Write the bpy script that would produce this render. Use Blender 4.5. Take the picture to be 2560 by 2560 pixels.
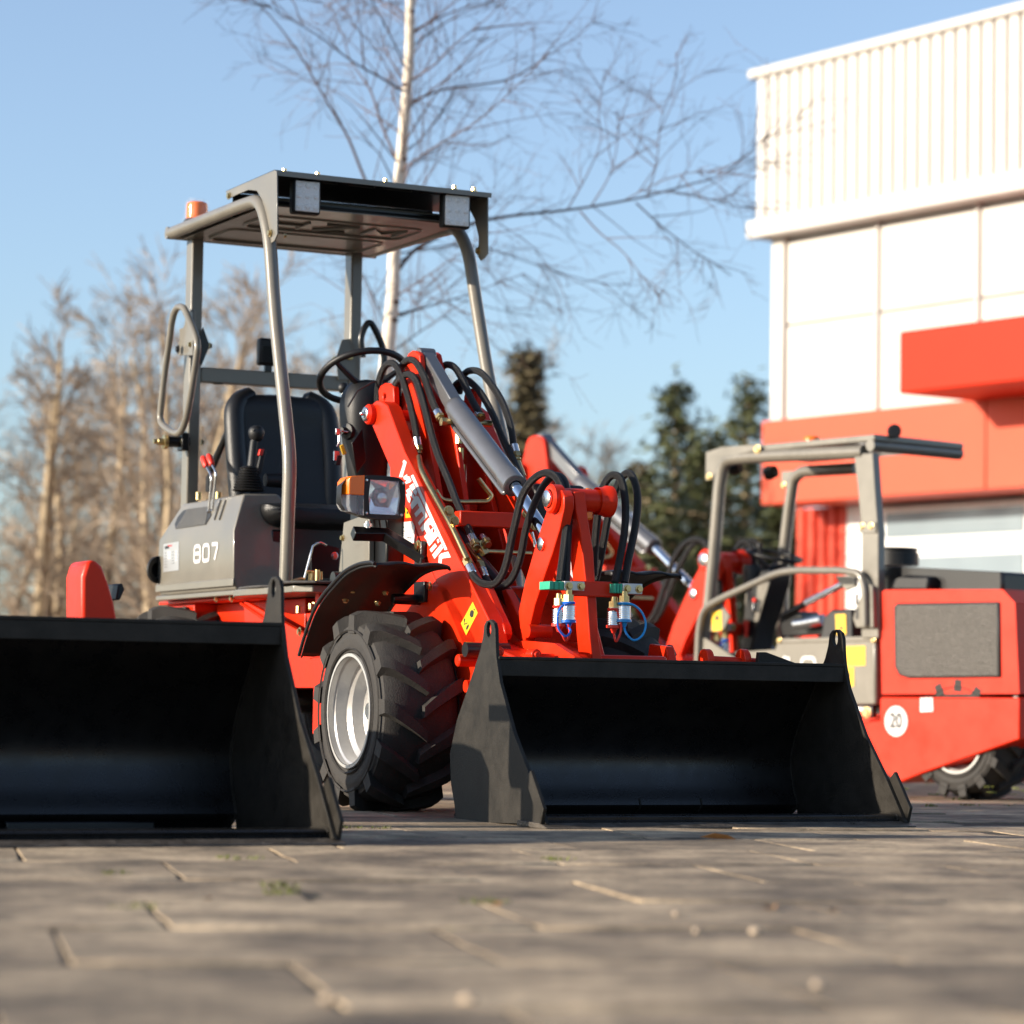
import bpy, bmesh, math, random
from mathutils import Vector, Matrix
from mathutils.geometry import tessellate_polygon
random.seed(7)
V = Vector
for o in list(bpy.data.objects): bpy.data.objects.remove(o)
scene = bpy.context.scene
COL = scene.collection
# ------------------------------------------------------------------ camera
FPX, HOR, ROLL, CAMH = 7253.0, 1745.0, math.radians(0.9), 0.375
PITCH = math.atan((HOR - 1280) / FPX)
fw = V((0, math.cos(PITCH), math.sin(PITCH))); r0 = V((1, 0, 0)); u0 = r0.cross(fw)
RT = r0 * math.cos(ROLL) + u0 * math.sin(ROLL); UP = u0 * math.cos(ROLL) - r0 * math.sin(ROLL)
CAM = V((0, 0, CAMH))
cd = bpy.data.cameras.new('camera'); cam = bpy.data.objects.new('camera', cd); COL.objects.link(cam)
cd.sensor_fit = 'HORIZONTAL'; cd.sensor_width = 30.0; cd.lens = 85.0; cd.clip_start = 0.05; cd.clip_end = 3000
m3 = Matrix((RT, UP, -fw)).transposed(); cam.matrix_world = Matrix.Translation(CAM) @ m3.to_4x4()
cd.dof.use_dof = True; cd.dof.focus_distance = 9.25; cd.dof.aperture_fstop = 2.5
scene.camera = cam
# ------------------------------------------------------------------ sky and sun
SUN_EL = math.radians(15.5); sd = V((-.955, -.295)).normalized()
world = bpy.data.worlds.new('World'); scene.world = world; world.use_nodes = True
nt = world.node_tree; bg = nt.nodes['Background']
sky = nt.nodes.new('ShaderNodeTexSky'); sky.sky_type = 'NISHITA'; sky.sun_disc = False
sky.sun_elevation = SUN_EL; sky.sun_rotation = math.atan2(sd.x, sd.y) % (2 * math.pi)
sky.altitude = 0; sky.air_density = 1.0; sky.dust_density = 0.9; sky.ozone_density = 4.2
hs = nt.nodes.new('ShaderNodeHueSaturation'); hs.inputs['Saturation'].default_value = 0.80; hs.inputs['Value'].default_value = 1.0
nt.links.new(sky.outputs[0], hs.inputs['Color']); nt.links.new(hs.outputs[0], bg.inputs[0]); bg.inputs[1].default_value = 0.122
sl = bpy.data.lights.new('sun', 'SUN'); sl.energy = 4.6; sl.angle = math.radians(0.53); sl.color = (1.0, .88, .72)
so = bpy.data.objects.new('sun', sl); COL.objects.link(so)
sv = V((sd.x * math.cos(SUN_EL), sd.y * math.cos(SUN_EL), math.sin(SUN_EL)))
so.rotation_euler = (-sv).to_track_quat('-Z', 'Y').to_euler(); so.location = sv * 60
scene.view_settings.view_transform = 'Standard'; scene.view_settings.look = 'None'
scene.view_settings.exposure = 0.95; scene.view_settings.gamma = 1.0; scene.view_settings.use_curve_mapping = False
scene.render.engine = 'CYCLES'; scene.cycles.max_bounces = 6
# ------------------------------------------------------------------ measuring: pixel -> point on a known plane of a real frame
CR = dict(F=(0, 0, 1), Z1=(360, 400, .4658), Z2=(360, 950, .3106), Z3=(800, 840, .3106), Z4=(1150, 1100, .3106), Z5=(700, 1350, .3881),
  Z6=(256, 1450, .3624), Za=(1100, 1500, .6263), Zb=(1700, 1000, .5174), Zc=(1800, 50, .5437), Zd=(256, 0, .4886), Ze=(1000, 0, .5177),
  Zg=(256, 600, .4917), Y1=(600, 1480, .1657), Y3=(1980, 1540, .2847), Y4=(1110, 1530, .2899), Y5=(1150, 1440, .1812), Y6=(880, 1100, .207),
  Y7=(1550, 1180, .2588), Y8=(560, 1300, .1553), X1=(980, 1130, .1605), X2=(1140, 1180, .1553), X3=(1160, 860, .1346), X4=(740, 1380, .2174),
  X5=(380, 760, .2071), X6=(2020, 1000, .2587), X7=(1740, 1350, .1709))
def px(c, x, y):
    a = CR[c]; return (a[0] + x * a[2], a[1] + y * a[2])
def ray(p): return fw + RT * ((p[0] - 1280) / FPX) - UP * ((p[1] - 1280) / FPX)
def at_depth(p, d): return CAM + ray(p) * d
class Frame:
    def __init__(s, O, th):
        s.O = V((O[0], O[1], 0)); s.th = th
        s.e = (V((math.cos(th), math.sin(th), 0)), V((-math.sin(th), math.cos(th), 0)), V((0, 0, 1)))
    def loc(s, w): q = w - s.O; return V((q.dot(s.e[0]), q.dot(s.e[1]), q.z))
    def on(s, k, p, c):
        n = s.e[k]; d = ray(p); t = (c - (CAM - s.O).dot(n)) / d.dot(n); return s.loc(CAM + d * t)
    def U(s, c, x, y, u): return s.on(0, px(c, x, y), u)
    def Vv(s, c, x, y, v): return s.on(1, px(c, x, y), v)
    def Z(s, c, x, y, z): return s.on(2, px(c, x, y), z)
    def Us(s, c, pts, u): return [s.U(c, x, y, u) for x, y in pts]
    def Vs(s, c, pts, v): return [s.Vv(c, x, y, v) for x, y in pts]
# ------------------------------------------------------------------ materials
MAT = {}
def mat(name, col, rough=.5, metal=0., coat=0., ns=0, na=.15, bump=0., bs=40., spec=.5, trans=0., ior=1.45, coat_r=.08, rv=0., emit=None, objrand=0., bdist=.01, alpha=1.):
    m = bpy.data.materials.new(name); m.use_nodes = True; n = m.node_tree; b = n.nodes['Principled BSDF']; L = n.links.new
    b.inputs['Base Color'].default_value = (*col, 1); b.inputs['Roughness'].default_value = rough; b.inputs['Metallic'].default_value = metal
    b.inputs['Coat Weight'].default_value = coat; b.inputs['Coat Roughness'].default_value = coat_r
    b.inputs['Specular IOR Level'].default_value = spec; b.inputs['IOR'].default_value = ior
    b.inputs['Transmission Weight'].default_value = trans; b.inputs['Alpha'].default_value = alpha
    tc = n.nodes.new('ShaderNodeTexCoord')
    if ns:
        t = n.nodes.new('ShaderNodeTexNoise'); t.inputs['Scale'].default_value = ns; t.inputs['Detail'].default_value = 6; t.inputs['Roughness'].default_value = .65
        L(tc.outputs['Object'], t.inputs['Vector'])
        r = n.nodes.new('ShaderNodeMapRange'); r.inputs[1].default_value = .3; r.inputs[2].default_value = .7
        r.inputs[3].default_value = 1 - na; r.inputs[4].default_value = 1 + na; L(t.outputs['Fac'], r.inputs[0])
        mx = n.nodes.new('ShaderNodeVectorMath'); mx.operation = 'SCALE'; mx.inputs[0].default_value = col; L(r.outputs[0], mx.inputs['Scale'])
        last = mx
        if objrand:
            oi = n.nodes.new('ShaderNodeObjectInfo'); r2 = n.nodes.new('ShaderNodeMapRange')
            r2.inputs[3].default_value = 1 - objrand; r2.inputs[4].default_value = 1 + objrand; L(oi.outputs['Random'], r2.inputs[0])
            m2 = n.nodes.new('ShaderNodeVectorMath'); m2.operation = 'SCALE'; L(mx.outputs[0], m2.inputs[0]); L(r2.outputs[0], m2.inputs['Scale']); last = m2
        L(last.outputs[0], b.inputs['Base Color'])
        if rv:
            r3 = n.nodes.new('ShaderNodeMapRange'); r3.inputs[1].default_value = .3; r3.inputs[2].default_value = .7
            r3.inputs[3].default_value = max(.02, rough - rv); r3.inputs[4].default_value = min(1, rough + rv); L(t.outputs['Fac'], r3.inputs[0]); L(r3.outputs[0], b.inputs['Roughness'])
    if bump:
        t2 = n.nodes.new('ShaderNodeTexNoise'); t2.inputs['Scale'].default_value = bs; t2.inputs['Detail'].default_value = 4; L(tc.outputs['Object'], t2.inputs['Vector'])
        bp = n.nodes.new('ShaderNodeBump'); bp.inputs['Strength'].default_value = bump; bp.inputs['Distance'].default_value = bdist
        L(t2.outputs['Fac'], bp.inputs['Height']); L(bp.outputs[0], b.inputs['Normal'])
    if emit: b.inputs['Emission Color'].default_value = (*emit[0], 1); b.inputs['Emission Strength'].default_value = emit[1]
    MAT[name] = m; return m
RED = mat('red_paint', (.60, .022, .003), .38, 0, .04, 6, .13, .05, 160, rv=.08, spec=.3)
RED2 = mat('red_paint_faded', (.60, .05, .03), .4, 0, .3, 5, .1)
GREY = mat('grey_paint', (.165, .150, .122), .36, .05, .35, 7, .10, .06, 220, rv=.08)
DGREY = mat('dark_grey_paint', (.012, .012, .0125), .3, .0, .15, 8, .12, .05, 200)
BLACK = mat('black_paint', (.005, .005, .0055), .32, 0, .1, 8, .2, .04, 200)
BUCK = mat('bucket_black_paint', (.024, .0215, .018), .5, .0, .0, 14, .35, .14, 260, spec=.2, rv=.1)
BUCK_SHADE = mat('bucket_paint_shaded', (.008, .0075, .007), .3, .0, .0, 14, .3, .1, 260, spec=.6, rv=.1)  # bucket paint darkened for the shade inside, glossier than outside
PLAST = mat('black_plastic', (.0065, .0065, .007), .5, 0, 0, 20, .15, .1, 500)
VINYL = mat('black_vinyl', (.006, .006, .0065), .42, 0, 0, 30, .15, .15, 300)
RUB = mat('tyre_rubber', (.028, .025, .022), .75, 0, 0, 26, .35, .2, 180, rv=.12)
HOSE = mat('braided_hose', (.005, .005, .0055), .45, 0, 0, 300, .5, .6, 900)
ZINC = mat('yellow_zinc', (.55, .42, .2), .3, 1, 0, 60, .2)
STEEL = mat('bright_steel', (.62, .62, .62), .22, 1, 0, 60, .15)
CHROME = mat('chrome_rod', (.75, .77, .8), .06, 1)
CYL = mat('cylinder_grey', (.17, .17, .175), .28, .55, .3, 12, .08)
RIM = mat('wheel_silver', (.52, .51, .49), .3, .45, .3, 14, .1)
WHITE = mat('white_vinyl', (.62, .61, .6), .4, 0, 0, 30, .04)
YEL = mat('yellow_sticker', (.72, .44, .02), .4, 0, 0, 30, .06)
INK = mat('black_ink', (.02, .02, .02), .5)
INKR = mat('red_ink', (.5, .03, .03), .5)
EDGE = mat('worn_steel_edge', (.085, .072, .058), .45, .3, 0, 30, .45, .3, 90, rv=.2)
PLATE = mat('nameplate_alu', (.5, .5, .5), .35, .6)
AMBER = mat('amber_lens', (.9, .17, .001), .15, 0, alpha=.88, coat=.3)
GLASS = mat('clear_lens', (.9, .92, .95), .04, 0, .6, alpha=.16)
REFL = mat('reflector', (.85, .85, .86), .12, 1, 0, 40, .08)
LED = mat('led_lens', (.8, .78, .74), .25, .0, .3, 260, .25, .6, 220)
FILM = mat('plastic_film', (.95, .95, .95), .1, 0, .5, alpha=.05, bump=.9, bs=60)
GREEN = mat('green_clamp', (.03, .33, .2), .45, ns=40, na=.1)
BLUEC = mat('blue_cap', (.01, .12, .55), .35)
CYANC = mat('light_blue_cap', (.01, .25, .6), .35)
REDC = mat('red_cap', (.65, .03, .015), .4)
RUBMAT = mat('rubber_mat', (.05, .047, .045), .8, ns=60, na=.3, bump=.5, bs=300)
def slab_material():
    m = bpy.data.materials.new('paving_slab'); m.use_nodes = True; n = m.node_tree; b = n.nodes['Principled BSDF']; L = n.links.new
    g = n.nodes.new('ShaderNodeNewGeometry'); oi = n.nodes.new('ShaderNodeObjectInfo')
    def noise(s, d, r=.62):
        t = n.nodes.new('ShaderNodeTexNoise'); t.inputs['Scale'].default_value = s; t.inputs['Detail'].default_value = d; t.inputs['Roughness'].default_value = r; L(g.outputs['Position'], t.inputs['Vector']); return t.outputs['Fac']
    def ramp(f, a, b2, c0, c1):
        r = n.nodes.new('ShaderNodeValToRGB'); L(f, r.inputs[0]); e = r.color_ramp.elements; e[0].position = a; e[1].position = b2; e[0].color = (*c0, 1); e[1].color = (*c1, 1); return r.outputs[0]
    def mixc(mode, f, a, b2):
        x = n.nodes.new('ShaderNodeMix'); x.data_type = 'RGBA'; x.blend_type = mode; x.inputs[0].default_value = f; L(a, x.inputs[6]); L(b2, x.inputs[7]); return x.outputs[2]
    c = ramp(noise(2.6, 8), .36, .64, (.13, .098, .066), (.52, .40, .265))
    c = mixc('MULTIPLY', .65, c, ramp(noise(38, 5, .7), .32, .62, (.35, .34, .33), (1.12, 1.1, 1.05)))
    c = mixc('MULTIPLY', .5, c, ramp(noise(9, 6), .38, .55, (.42, .42, .4), (1.1, 1.08, 1.05)))
    rr = n.nodes.new('ShaderNodeMapRange'); rr.inputs[3].default_value = .72; rr.inputs[4].default_value = 1.2; L(oi.outputs['Random'], rr.inputs[0])
    vm = n.nodes.new('ShaderNodeVectorMath'); vm.operation = 'SCALE'; L(c, vm.inputs[0]); L(rr.outputs[0], vm.inputs['Scale']); L(vm.outputs[0], b.inputs['Base Color'])
    b.inputs['Roughness'].default_value = .82
    bp = n.nodes.new('ShaderNodeBump'); bp.inputs['Strength'].default_value = .8; bp.inputs['Distance'].default_value = .004; L(noise(70, 6, .7), bp.inputs['Height']); L(bp.outputs[0], b.inputs['Normal'])
    return m
SLAB = slab_material()
SOIL = mat('joint_soil', (.045, .036, .025), .95, ns=30, na=.4, bump=.6, bs=90)
GROUND = mat('yard_ground', (.19, .165, .14), .9, ns=1.2, na=.3, bump=.5, bs=20)
MOSS = mat('moss', (.15, .17, .035), .9, ns=40, na=.4)
LEAF = mat('dry_leaf', (.33, .17, .06), .7, ns=30, na=.3)
PEB = mat('pebble', (.42, .33, .24), .8, ns=20, na=.3)
BARKW = mat('birch_bark', (.72, .62, .5), .7, ns=14, na=.22, bump=.4, bs=30)
BARKD = mat('birch_twig', (.10, .055, .042), .75, ns=6, na=.3)
BARKB = mat('brown_bark', (.42, .32, .2), .8, ns=3, na=.35)
TWIG = mat('brown_twig', (.3, .23, .165), .85, ns=2, na=.3)
NEEDLE = mat('evergreen_needles', (.07, .078, .026), .75, ns=1.6, na=.45)
NEEDLE2 = mat('brown_evergreen', (.11, .088, .042), .75, ns=1.6, na=.45)
WALLW = mat('white_cladding', (.56, .53, .49), .45, ns=2, na=.03)
WALLR = mat('red_cladding', (.62, .06, .025), .42, ns=2, na=.06)
BANDR = mat('red_fascia', (.60, .085, .04), .5, spec=.3, ns=1.5, na=.05)
SIGNR = mat('red_sign', (.52, .022, .003), .5, spec=.2, ns=2, na=.04)
WINF = mat('white_window_frame', (.78, .78, .76), .4)
PANE = mat('window_pane', (.22, .27, .3), .08, 0, .5, spec=.8)
MESHG = mat('mesh_screen', (.1, .092, .082), .4, .4, 0, 160, .45, .8, 160)
# ------------------------------------------------------------------ mesh building
class M:
    def __init__(s): s.v = []; s.f = []
    def add(s, vs, fs):
        b = len(s.v); s.v += [tuple(x) for x in vs]; s.f += [tuple(b + i for i in f) for f in fs]; return s
    def box(s, lo, hi):
        x0, y0, z0 = lo; x1, y1, z1 = hi
        return s.add([(x0,y0,z0),(x1,y0,z0),(x1,y1,z0),(x0,y1,z0),(x0,y0,z1),(x1,y0,z1),(x1,y1,z1),(x0,y1,z1)],
                     [(3,2,1,0),(4,5,6,7),(0,1,5,4),(1,2,6,5),(2,3,7,6),(3,0,4,7)])
    def prism(s, out, t, holes=()):
        """closed slab: planar outline (3D points, any number of holes) pushed along t"""
        t = V(t); loops = [[V(p) for p in out]] + [[V(p) for p in h] for h in holes]
        flat = [p for l in loops for p in l]; tris = tessellate_polygon(loops); n = len(flat)
        nn = V((0,0,0)); o = loops[0]
        for i in range(len(o)): nn += (o[i] - o[0]).cross(o[(i+1) % len(o)] - o[0])
        vs = flat + [p + t for p in flat]; fs = []
        for a, b, c in tris:
            cn = (flat[b] - flat[a]).cross(flat[c] - flat[a])
            if cn.dot(t) > 0: a, c = c, a
            fs += [(a, b, c), (c + n, b + n, a + n)]
        k = 0
        for l in loops:
            m = len(l)
            for i in range(m):
                a, b = k + i, k + (i + 1) % m; fs.append((a, b, b + n, a + n))
            k += m
        return s.add(vs, fs)
    def tube(s, pts, r, seg=10, cap=True, squash=None):
        pts = [V(p) for p in pts]; n = len(pts); rr = r if isinstance(r, (list, tuple)) else [r] * n
        tan = []
        for i in range(n):
            a = pts[max(i-1, 0)]; b = pts[min(i+1, n-1)]; d = b - a
            tan.append(d.normalized() if d.length > 1e-9 else V((0,0,1)))
        up = V((0,0,1)) if abs(tan[0].z) < .95 else V((0,1,0))
        x = tan[0].cross(up).normalized(); vs = []
        for i in range(n):
            x = (x - tan[i] * x.dot(tan[i])); x = x.normalized() if x.length > 1e-6 else tan[i].orthogonal().normalized()
            y = tan[i].cross(x)
            for k in range(seg):
                a = 2 * math.pi * k / seg; q = squash or (1, 1)
                vs.append(pts[i] + x * (rr[i] * q[0] * math.cos(a)) + y * (rr[i] * q[1] * math.sin(a)))
        fs = [(i*seg+k, i*seg+(k+1) % seg, (i+1)*seg+(k+1) % seg, (i+1)*seg+k) for i in range(n-1) for k in range(seg)]
        if cap: fs += [tuple(range(seg-1, -1, -1)), tuple((n-1)*seg + k for k in range(seg))]
        return s.add(vs, fs)
    def lathe(s, o, ax, prof, seg=32, a0=0, a1=2*math.pi):
        o = V(o); ax = V(ax).normalized(); x = ax.orthogonal().normalized(); y = ax.cross(x); vs = []; full = abs(a1-a0-2*math.pi) < 1e-6
        m = seg if full else seg + 1
        for r, h in prof:
            for k in range(m):
                a = a0 + (a1-a0) * k / seg; vs.append(o + ax * h + x * (r * math.cos(a)) + y * (r * math.sin(a)))
        fs = []
        for i in range(len(prof)-1):
            for k in range(seg):
                k2 = (k+1) % m; fs.append((i*m+k, i*m+k2, (i+1)*m+k2, (i+1)*m+k))
        return s.add(vs, fs)
    def cyl(s, a, b, r, seg=16, r2=None):
        return s.tube([a, b], [r, r if r2 is None else r2], seg)
    def hexbar(s, a, b, r): return s.tube([a, b], r, 6)
    def obox(s, c, ax, ay, az):
        c = V(c); ax = V(ax); ay = V(ay); az = V(az)
        return s.add([c+ax*i+ay*j+az*k for k in (-1,1) for i, j in ((-1,-1),(1,-1),(1,1),(-1,1))],
                     [(3,2,1,0),(4,5,6,7),(0,1,5,4),(1,2,6,5),(2,3,7,6),(3,0,4,7)])
def link(o, parent=None):
    COL.objects.link(o)
    if parent is not None: o.parent = parent
    return o
def mk(name, m, material, parent=None, bevel=0, smooth=38, bseg=2, sub=0, fixn=True):
    me = bpy.data.meshes.new(name); me.from_pydata(m.v, [], m.f); me.update()
    if fixn:
        bm = bmesh.new(); bm.from_mesh(me); bmesh.ops.recalc_face_normals(bm, faces=bm.faces); bm.to_mesh(me); bm.free()
    me.materials.append(material)
    if smooth:
        me.polygons.foreach_set('use_smooth', [True] * len(me.polygons)); me.set_sharp_from_angle(angle=math.radians(smooth))
    o = link(bpy.data.objects.new(name, me), parent)
    if bevel:
        b = o.modifiers.new('bevel', 'BEVEL'); b.width = bevel; b.segments = bseg; b.limit_method = 'ANGLE'; b.angle_limit = math.radians(35); b.harden_normals = False
    if sub:
        u = o.modifiers.new('sub', 'SUBSURF'); u.levels = sub; u.render_levels = sub
    return o
def empty(name, loc=(0,0,0), rz=0, label=None, cat=None, group=None, parent=None):
    o = link(bpy.data.objects.new(name, None), parent); o.location = loc; o.rotation_euler = (0, 0, rz)
    if label: tag(o, label, cat, group)
    return o
def tag(o, label=None, cat=None, group=None, kind=None):
    if label: o['label'] = label
    if cat: o['category'] = cat
    if group: o['group'] = group
    if kind: o['kind'] = kind
    return o
def catmull(pts, n=8):
    pts = [V(p) for p in pts]; P = [2*pts[0]-pts[1]] + pts + [2*pts[-1]-pts[-2]]; out = []
    for i in range(1, len(P)-2):
        a, b, c, d = P[i-1:i+3]
        for k in range(n):
            t = k / n; out.append(.5*((2*b)+(c-a)*t+(2*a-5*b+4*c-d)*t*t+(3*b-a-3*c+d)*t*t*t))
    return out + [pts[-1]]
def fillet(pts, r=.04, n=6):
    pts = [V(p) for p in pts]; out = [pts[0]]
    for i in range(1, len(pts)-1):
        a, b, c = pts[i-1], pts[i], pts[i+1]; d1 = (a-b); d2 = (c-b); k = min(r, d1.length*.45, d2.length*.45)
        p, q = b + d1.normalized()*k, b + d2.normalized()*k
        for j in range(n+1):
            t = j/n; out.append(p*(1-t)**2 + b*2*t*(1-t) + q*t*t)
    return out + [pts[-1]]
def circle(c, ax, ay, r, n=16): 
    c = V(c); return [c + V(ax)*(r*math.cos(2*math.pi*i/n)) + V(ay)*(r*math.sin(2*math.pi*i/n)) for i in range(n)]
def copy_tree(o, parent=None, skip=()):
    c = o.copy(); link(c)
    c.parent = parent
    for ch in list(o.children):
        if ch.name.split('.')[0] not in skip: copy_tree(ch, c, skip)
    return c
def bolt(name, p, d, r, parent, material=None, h=.008):
    p = V(p); d = V(d).normalized(); m = M()
    m.lathe(p, d, [(0, 0), (r*1.45, 0), (r*1.45, h*.25), (r*1.3, h*.3), (r, h*.3)], 14); m.hexbar(p + d*h*.3, p + d*h*1.2, r)
    return mk(name, m, material or ZINC, parent, smooth=30)
def stroke_glyph(m, ch, ex, ey, o, w, h, t, off):
    """squarish display digits as flat strokes"""
    P = {'8': [[(0,0),(1,0),(1,1),(0,1),(0,0)], [(0,.52),(1,.52)]], '0': [[(0,0),(1,0),(1,1),(0,1),(0,0)]], '7': [[(0,1),(1,1),(.45,0)]],
         '1': [[(.2,1),(.6,1),(.6,0)]], 'H': [[(0,0),(0,1)],[(1,0),(1,1)],[(0,.5),(1,.5)]], 'Z': [[(0,1),(1,1),(0,0),(1,0)]], 'M': [[(0,0),(0,1),(.5,.35),(1,1),(1,0)]]}[ch]
    for pl in P:
        pts = [o + ex*(x*w) + ey*(y*h) for x, y in pl]
        if len(pts) > 3 and ch in '80': 
            q = [pts[0].lerp(pts[1], .5)] + pts[1:-1] + [pts[0], pts[0].lerp(pts[1], .5)]; pts = fillet(q, .3*w, 4)
        elif ch in '7': pts = fillet(pts, .25*w, 4)
        n = ex.cross(ey).normalized(); L = len(pts); vs = []
        for i in range(L):
            a = pts[max(i-1,0)]; b = pts[min(i+1,L-1)]; d = (b-a).normalized(); s = n.cross(d)*(t/2)
            vs += [pts[i]+s+off, pts[i]-s+off]
        m.add(vs, [(2*i, 2*i+1, 2*i+3, 2*i+2) for i in range(L-1)])
def text_mesh(name, s, size, o, ex, ey, material, parent, align='CENTER'):
    c = bpy.data.curves.new(name, 'FONT'); c.body = s; c.size = size; c.align_x = align; c.align_y = 'CENTER'; c.offset = size*.018
    t = bpy.data.objects.new('tmp', c); COL.objects.link(t)
    dg = bpy.context.evaluated_depsgraph_get(); me = bpy.data.meshes.new_from_object(t.evaluated_get(dg)); bpy.data.objects.remove(t)
    for v in me.vertices: v.co = V(o) + V(ex)*v.co.x + V(ey)*v.co.y
    me.materials.clear(); me.materials.append(material)
    return link(bpy.data.objects.new(name, me), parent)
# ================================================================== ground
LT = math.radians(25.1)
F1 = Frame((-.5267, 9.5227), LT)
gm = M(); gm.add([(-1500,-200,-.14),(1500,-200,-.14),(1500,2500,-.14),(-1500,2500,-.14)], [(0,1,2,3)])
tag(mk('ground', gm, GROUND, smooth=0), kind='structure')
def gz(y): return 0. if y < 10 else max(-.02*(y-10), -.11)
pm_ = M()
for y0, y1 in ((-1,10),(10,15.5),(15.5,22)):
    a, b = gz(y0)-.003, gz(y1)-.003; pm_.add([(-9,y0,a),(12,y0,a),(12,y1,b),(-9,y1,b),(-9,y0,-.2),(12,y0,-.2),(12,y1,-.2),(-9,y1,-.2)], [(0,1,2,3),(7,6,5,4),(0,4,5,1),(2,6,7,3),(1,5,6,2),(3,7,4,0)])
pave = tag(mk('pavement', pm_, SOIL, smooth=0), kind='structure')
PA = math.radians(11.0); pe1 = V((math.cos(PA), math.sin(PA), 0)); pe2 = V((-math.sin(PA), math.cos(PA), 0))
slab_var = []
rs = random.Random(3)
for i in range(5):
    bm = bmesh.new(); bmesh.ops.create_grid(bm, x_segments=4, y_segments=4, size=.2985)
    for v in bm.verts:
        v.co.z = rs.uniform(-.0012, .0012)
        if max(abs(v.co.x), abs(v.co.y)) > .295: v.co.x += rs.uniform(-.003,.003); v.co.y += rs.uniform(-.003,.003)
    top = list(bm.faces); r = bmesh.ops.extrude_face_region(bm, geom=top)
    for v in [g for g in r['geom'] if isinstance(g, bmesh.types.BMVert)]: v.co.z -= .045
    bmesh.ops.recalc_face_normals(bm, faces=bm.faces)
    me = bpy.data.meshes.new('slab'); bm.to_mesh(me); bm.free(); me.materials.append(SLAB)
    me.polygons.foreach_set('use_smooth', [True]*len(me.polygons)); me.set_sharp_from_angle(angle=math.radians(30)); slab_var.append(me)
JOINTS = []
cand = []
for j in range(2, 34):
    off = (.0, .31, .12, .42)[j % 4]
    for i in range(-16, 22):
        c = pe1*(i*.605 + off + .06) + pe2*(j*.605 + .135)
        if c.y < .8 or c.y > 18: continue
        lim = .19*c.y + .9
        if abs(c.x) > lim: continue
        cand.append((c.length, c, i, j))
cand.sort(key=lambda t: t[0])
far = M()
for n, (d, c, i, j) in enumerate(cand):
    z = gz(c.y) + rs.uniform(-.002, .002); sx_ = -.02 if 10 < c.y < 15.5 else 0
    if n < 290:
        o = bpy.data.objects.new('slab', slab_var[n % 5]); link(o, pave); o.location = (c.x, c.y, z)
        o.rotation_euler = (rs.uniform(-.005,.005) + sx_, rs.uniform(-.005,.005), PA + rs.choice((0,2))*math.pi/2*0 + rs.uniform(-.006,.006))
        b = o.modifiers.new('bevel', 'BEVEL'); b.width = .003; b.segments = 1; b.limit_method = 'ANGLE'; b.angle_limit = math.radians(50)
    else:
        far.obox((c.x, c.y, z-.02), pe1*.298, pe2*.298 + V((0,0,sx_*.298)), (0,0,.02))
    JOINTS.append((c, i, j))
if far.v: tag(mk('slab_field', far, SLAB, pave, bevel=.004, bseg=1), kind='stuff')
# moss and grass in the joints, leaves and pebbles
tuft = M(); rg = random.Random(11)
def blades(m, p, n, h, spread):
    for _ in range(n):
        a = rg.uniform(0, 6.28); b = V((p.x+rg.gauss(0,spread), p.y+rg.gauss(0,spread), -.012)); hh = h*rg.uniform(.5,1.2); w = .0022*rg.uniform(.7,1.6)
        d = V((math.cos(a), math.sin(a), 0)); s = V((-d.y, d.x, 0))*w
        m.add([b-s, b+s, b+d*hh*.35+V((0,0,hh*.7))+s*.7, b+d*hh*.35+V((0,0,hh*.7))-s*.7, b+d*hh*.8+V((0,0,hh))], [(0,1,2,3),(3,2,4)])
for c, i, j in JOINTS:
    for side in (0, 1):
        k = 0
        while k < 3:
            k += 1
            if rg.random() > .5: continue
            t = rg.uniform(-.3, .3); p = c + (pe2*.3025 + pe1*t if side == 0 else pe1*.3025 + pe2*t)
            if F1.loc(p).y > -.0 and rg.random() < .5: continue
            blades(tuft, p, rg.randint(8, 26), rg.choice((.005, .008, .012)), .010 if side else .016)
for c, x, y in (('F',300,2185),('F',355,2270),('F',700,2215),('F',740,2235),('F',590,2145),('F',1230,2258),('F',850,2070),('F',930,2072),('F',1380,2150)):
    d = ray((x, y)); p = CAM + d*((0-CAMH)/d.z)
    for _ in range(3): blades(tuft, p + V((rg.gauss(0,.02), rg.gauss(0,.02), 0)), 26, .02, .014)
tag(mk('moss_and_grass', tuft, MOSS, smooth=0, fixn=False), 'green moss and grass growing in the paving joints', 'grass', kind='stuff')
def leaf(x, y, s, rz):
    d = ray((x, y)); p = CAM + d*((.004-CAMH)/d.z); m = M()
    pts = [(-1,0,0),(-.5,.4,.25),(.2,.45,.35),(1,0,.1),(.2,-.45,.3),(-.5,-.4,.15)]
    m.add([V(q)*s for q in pts] + [V((0,0,.02*s))], [(0,1,6),(1,2,6),(2,3,6),(3,4,6),(4,5,6),(5,0,6)])
    o = mk('dry_leaf', m, LEAF, smooth=0, fixn=False); o.location = p; o.rotation_euler = (0,0,rz); return o
lf = [(780,2066,.032,'curled brown leaf on the paving beside the left bucket corner'),(520,2248,.012,'tiny dry leaf on the paving left of centre'),(1925,2272,.03,'long brown leaf lying on the paving at right'),
      (2085,2278,.02,'orange leaf lying on the paving near the right edge'),(1795,2098,.05,'flat dark leaf litter on the paving in front of the wide bucket'),(1240,2262,.016,'yellow leaf on the paving in the middle')]
for x, y, s, l in lf: tag(leaf(x, y, s, rg.uniform(0,6)), l, 'leaf', 'dry leaves on the paving')
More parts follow.
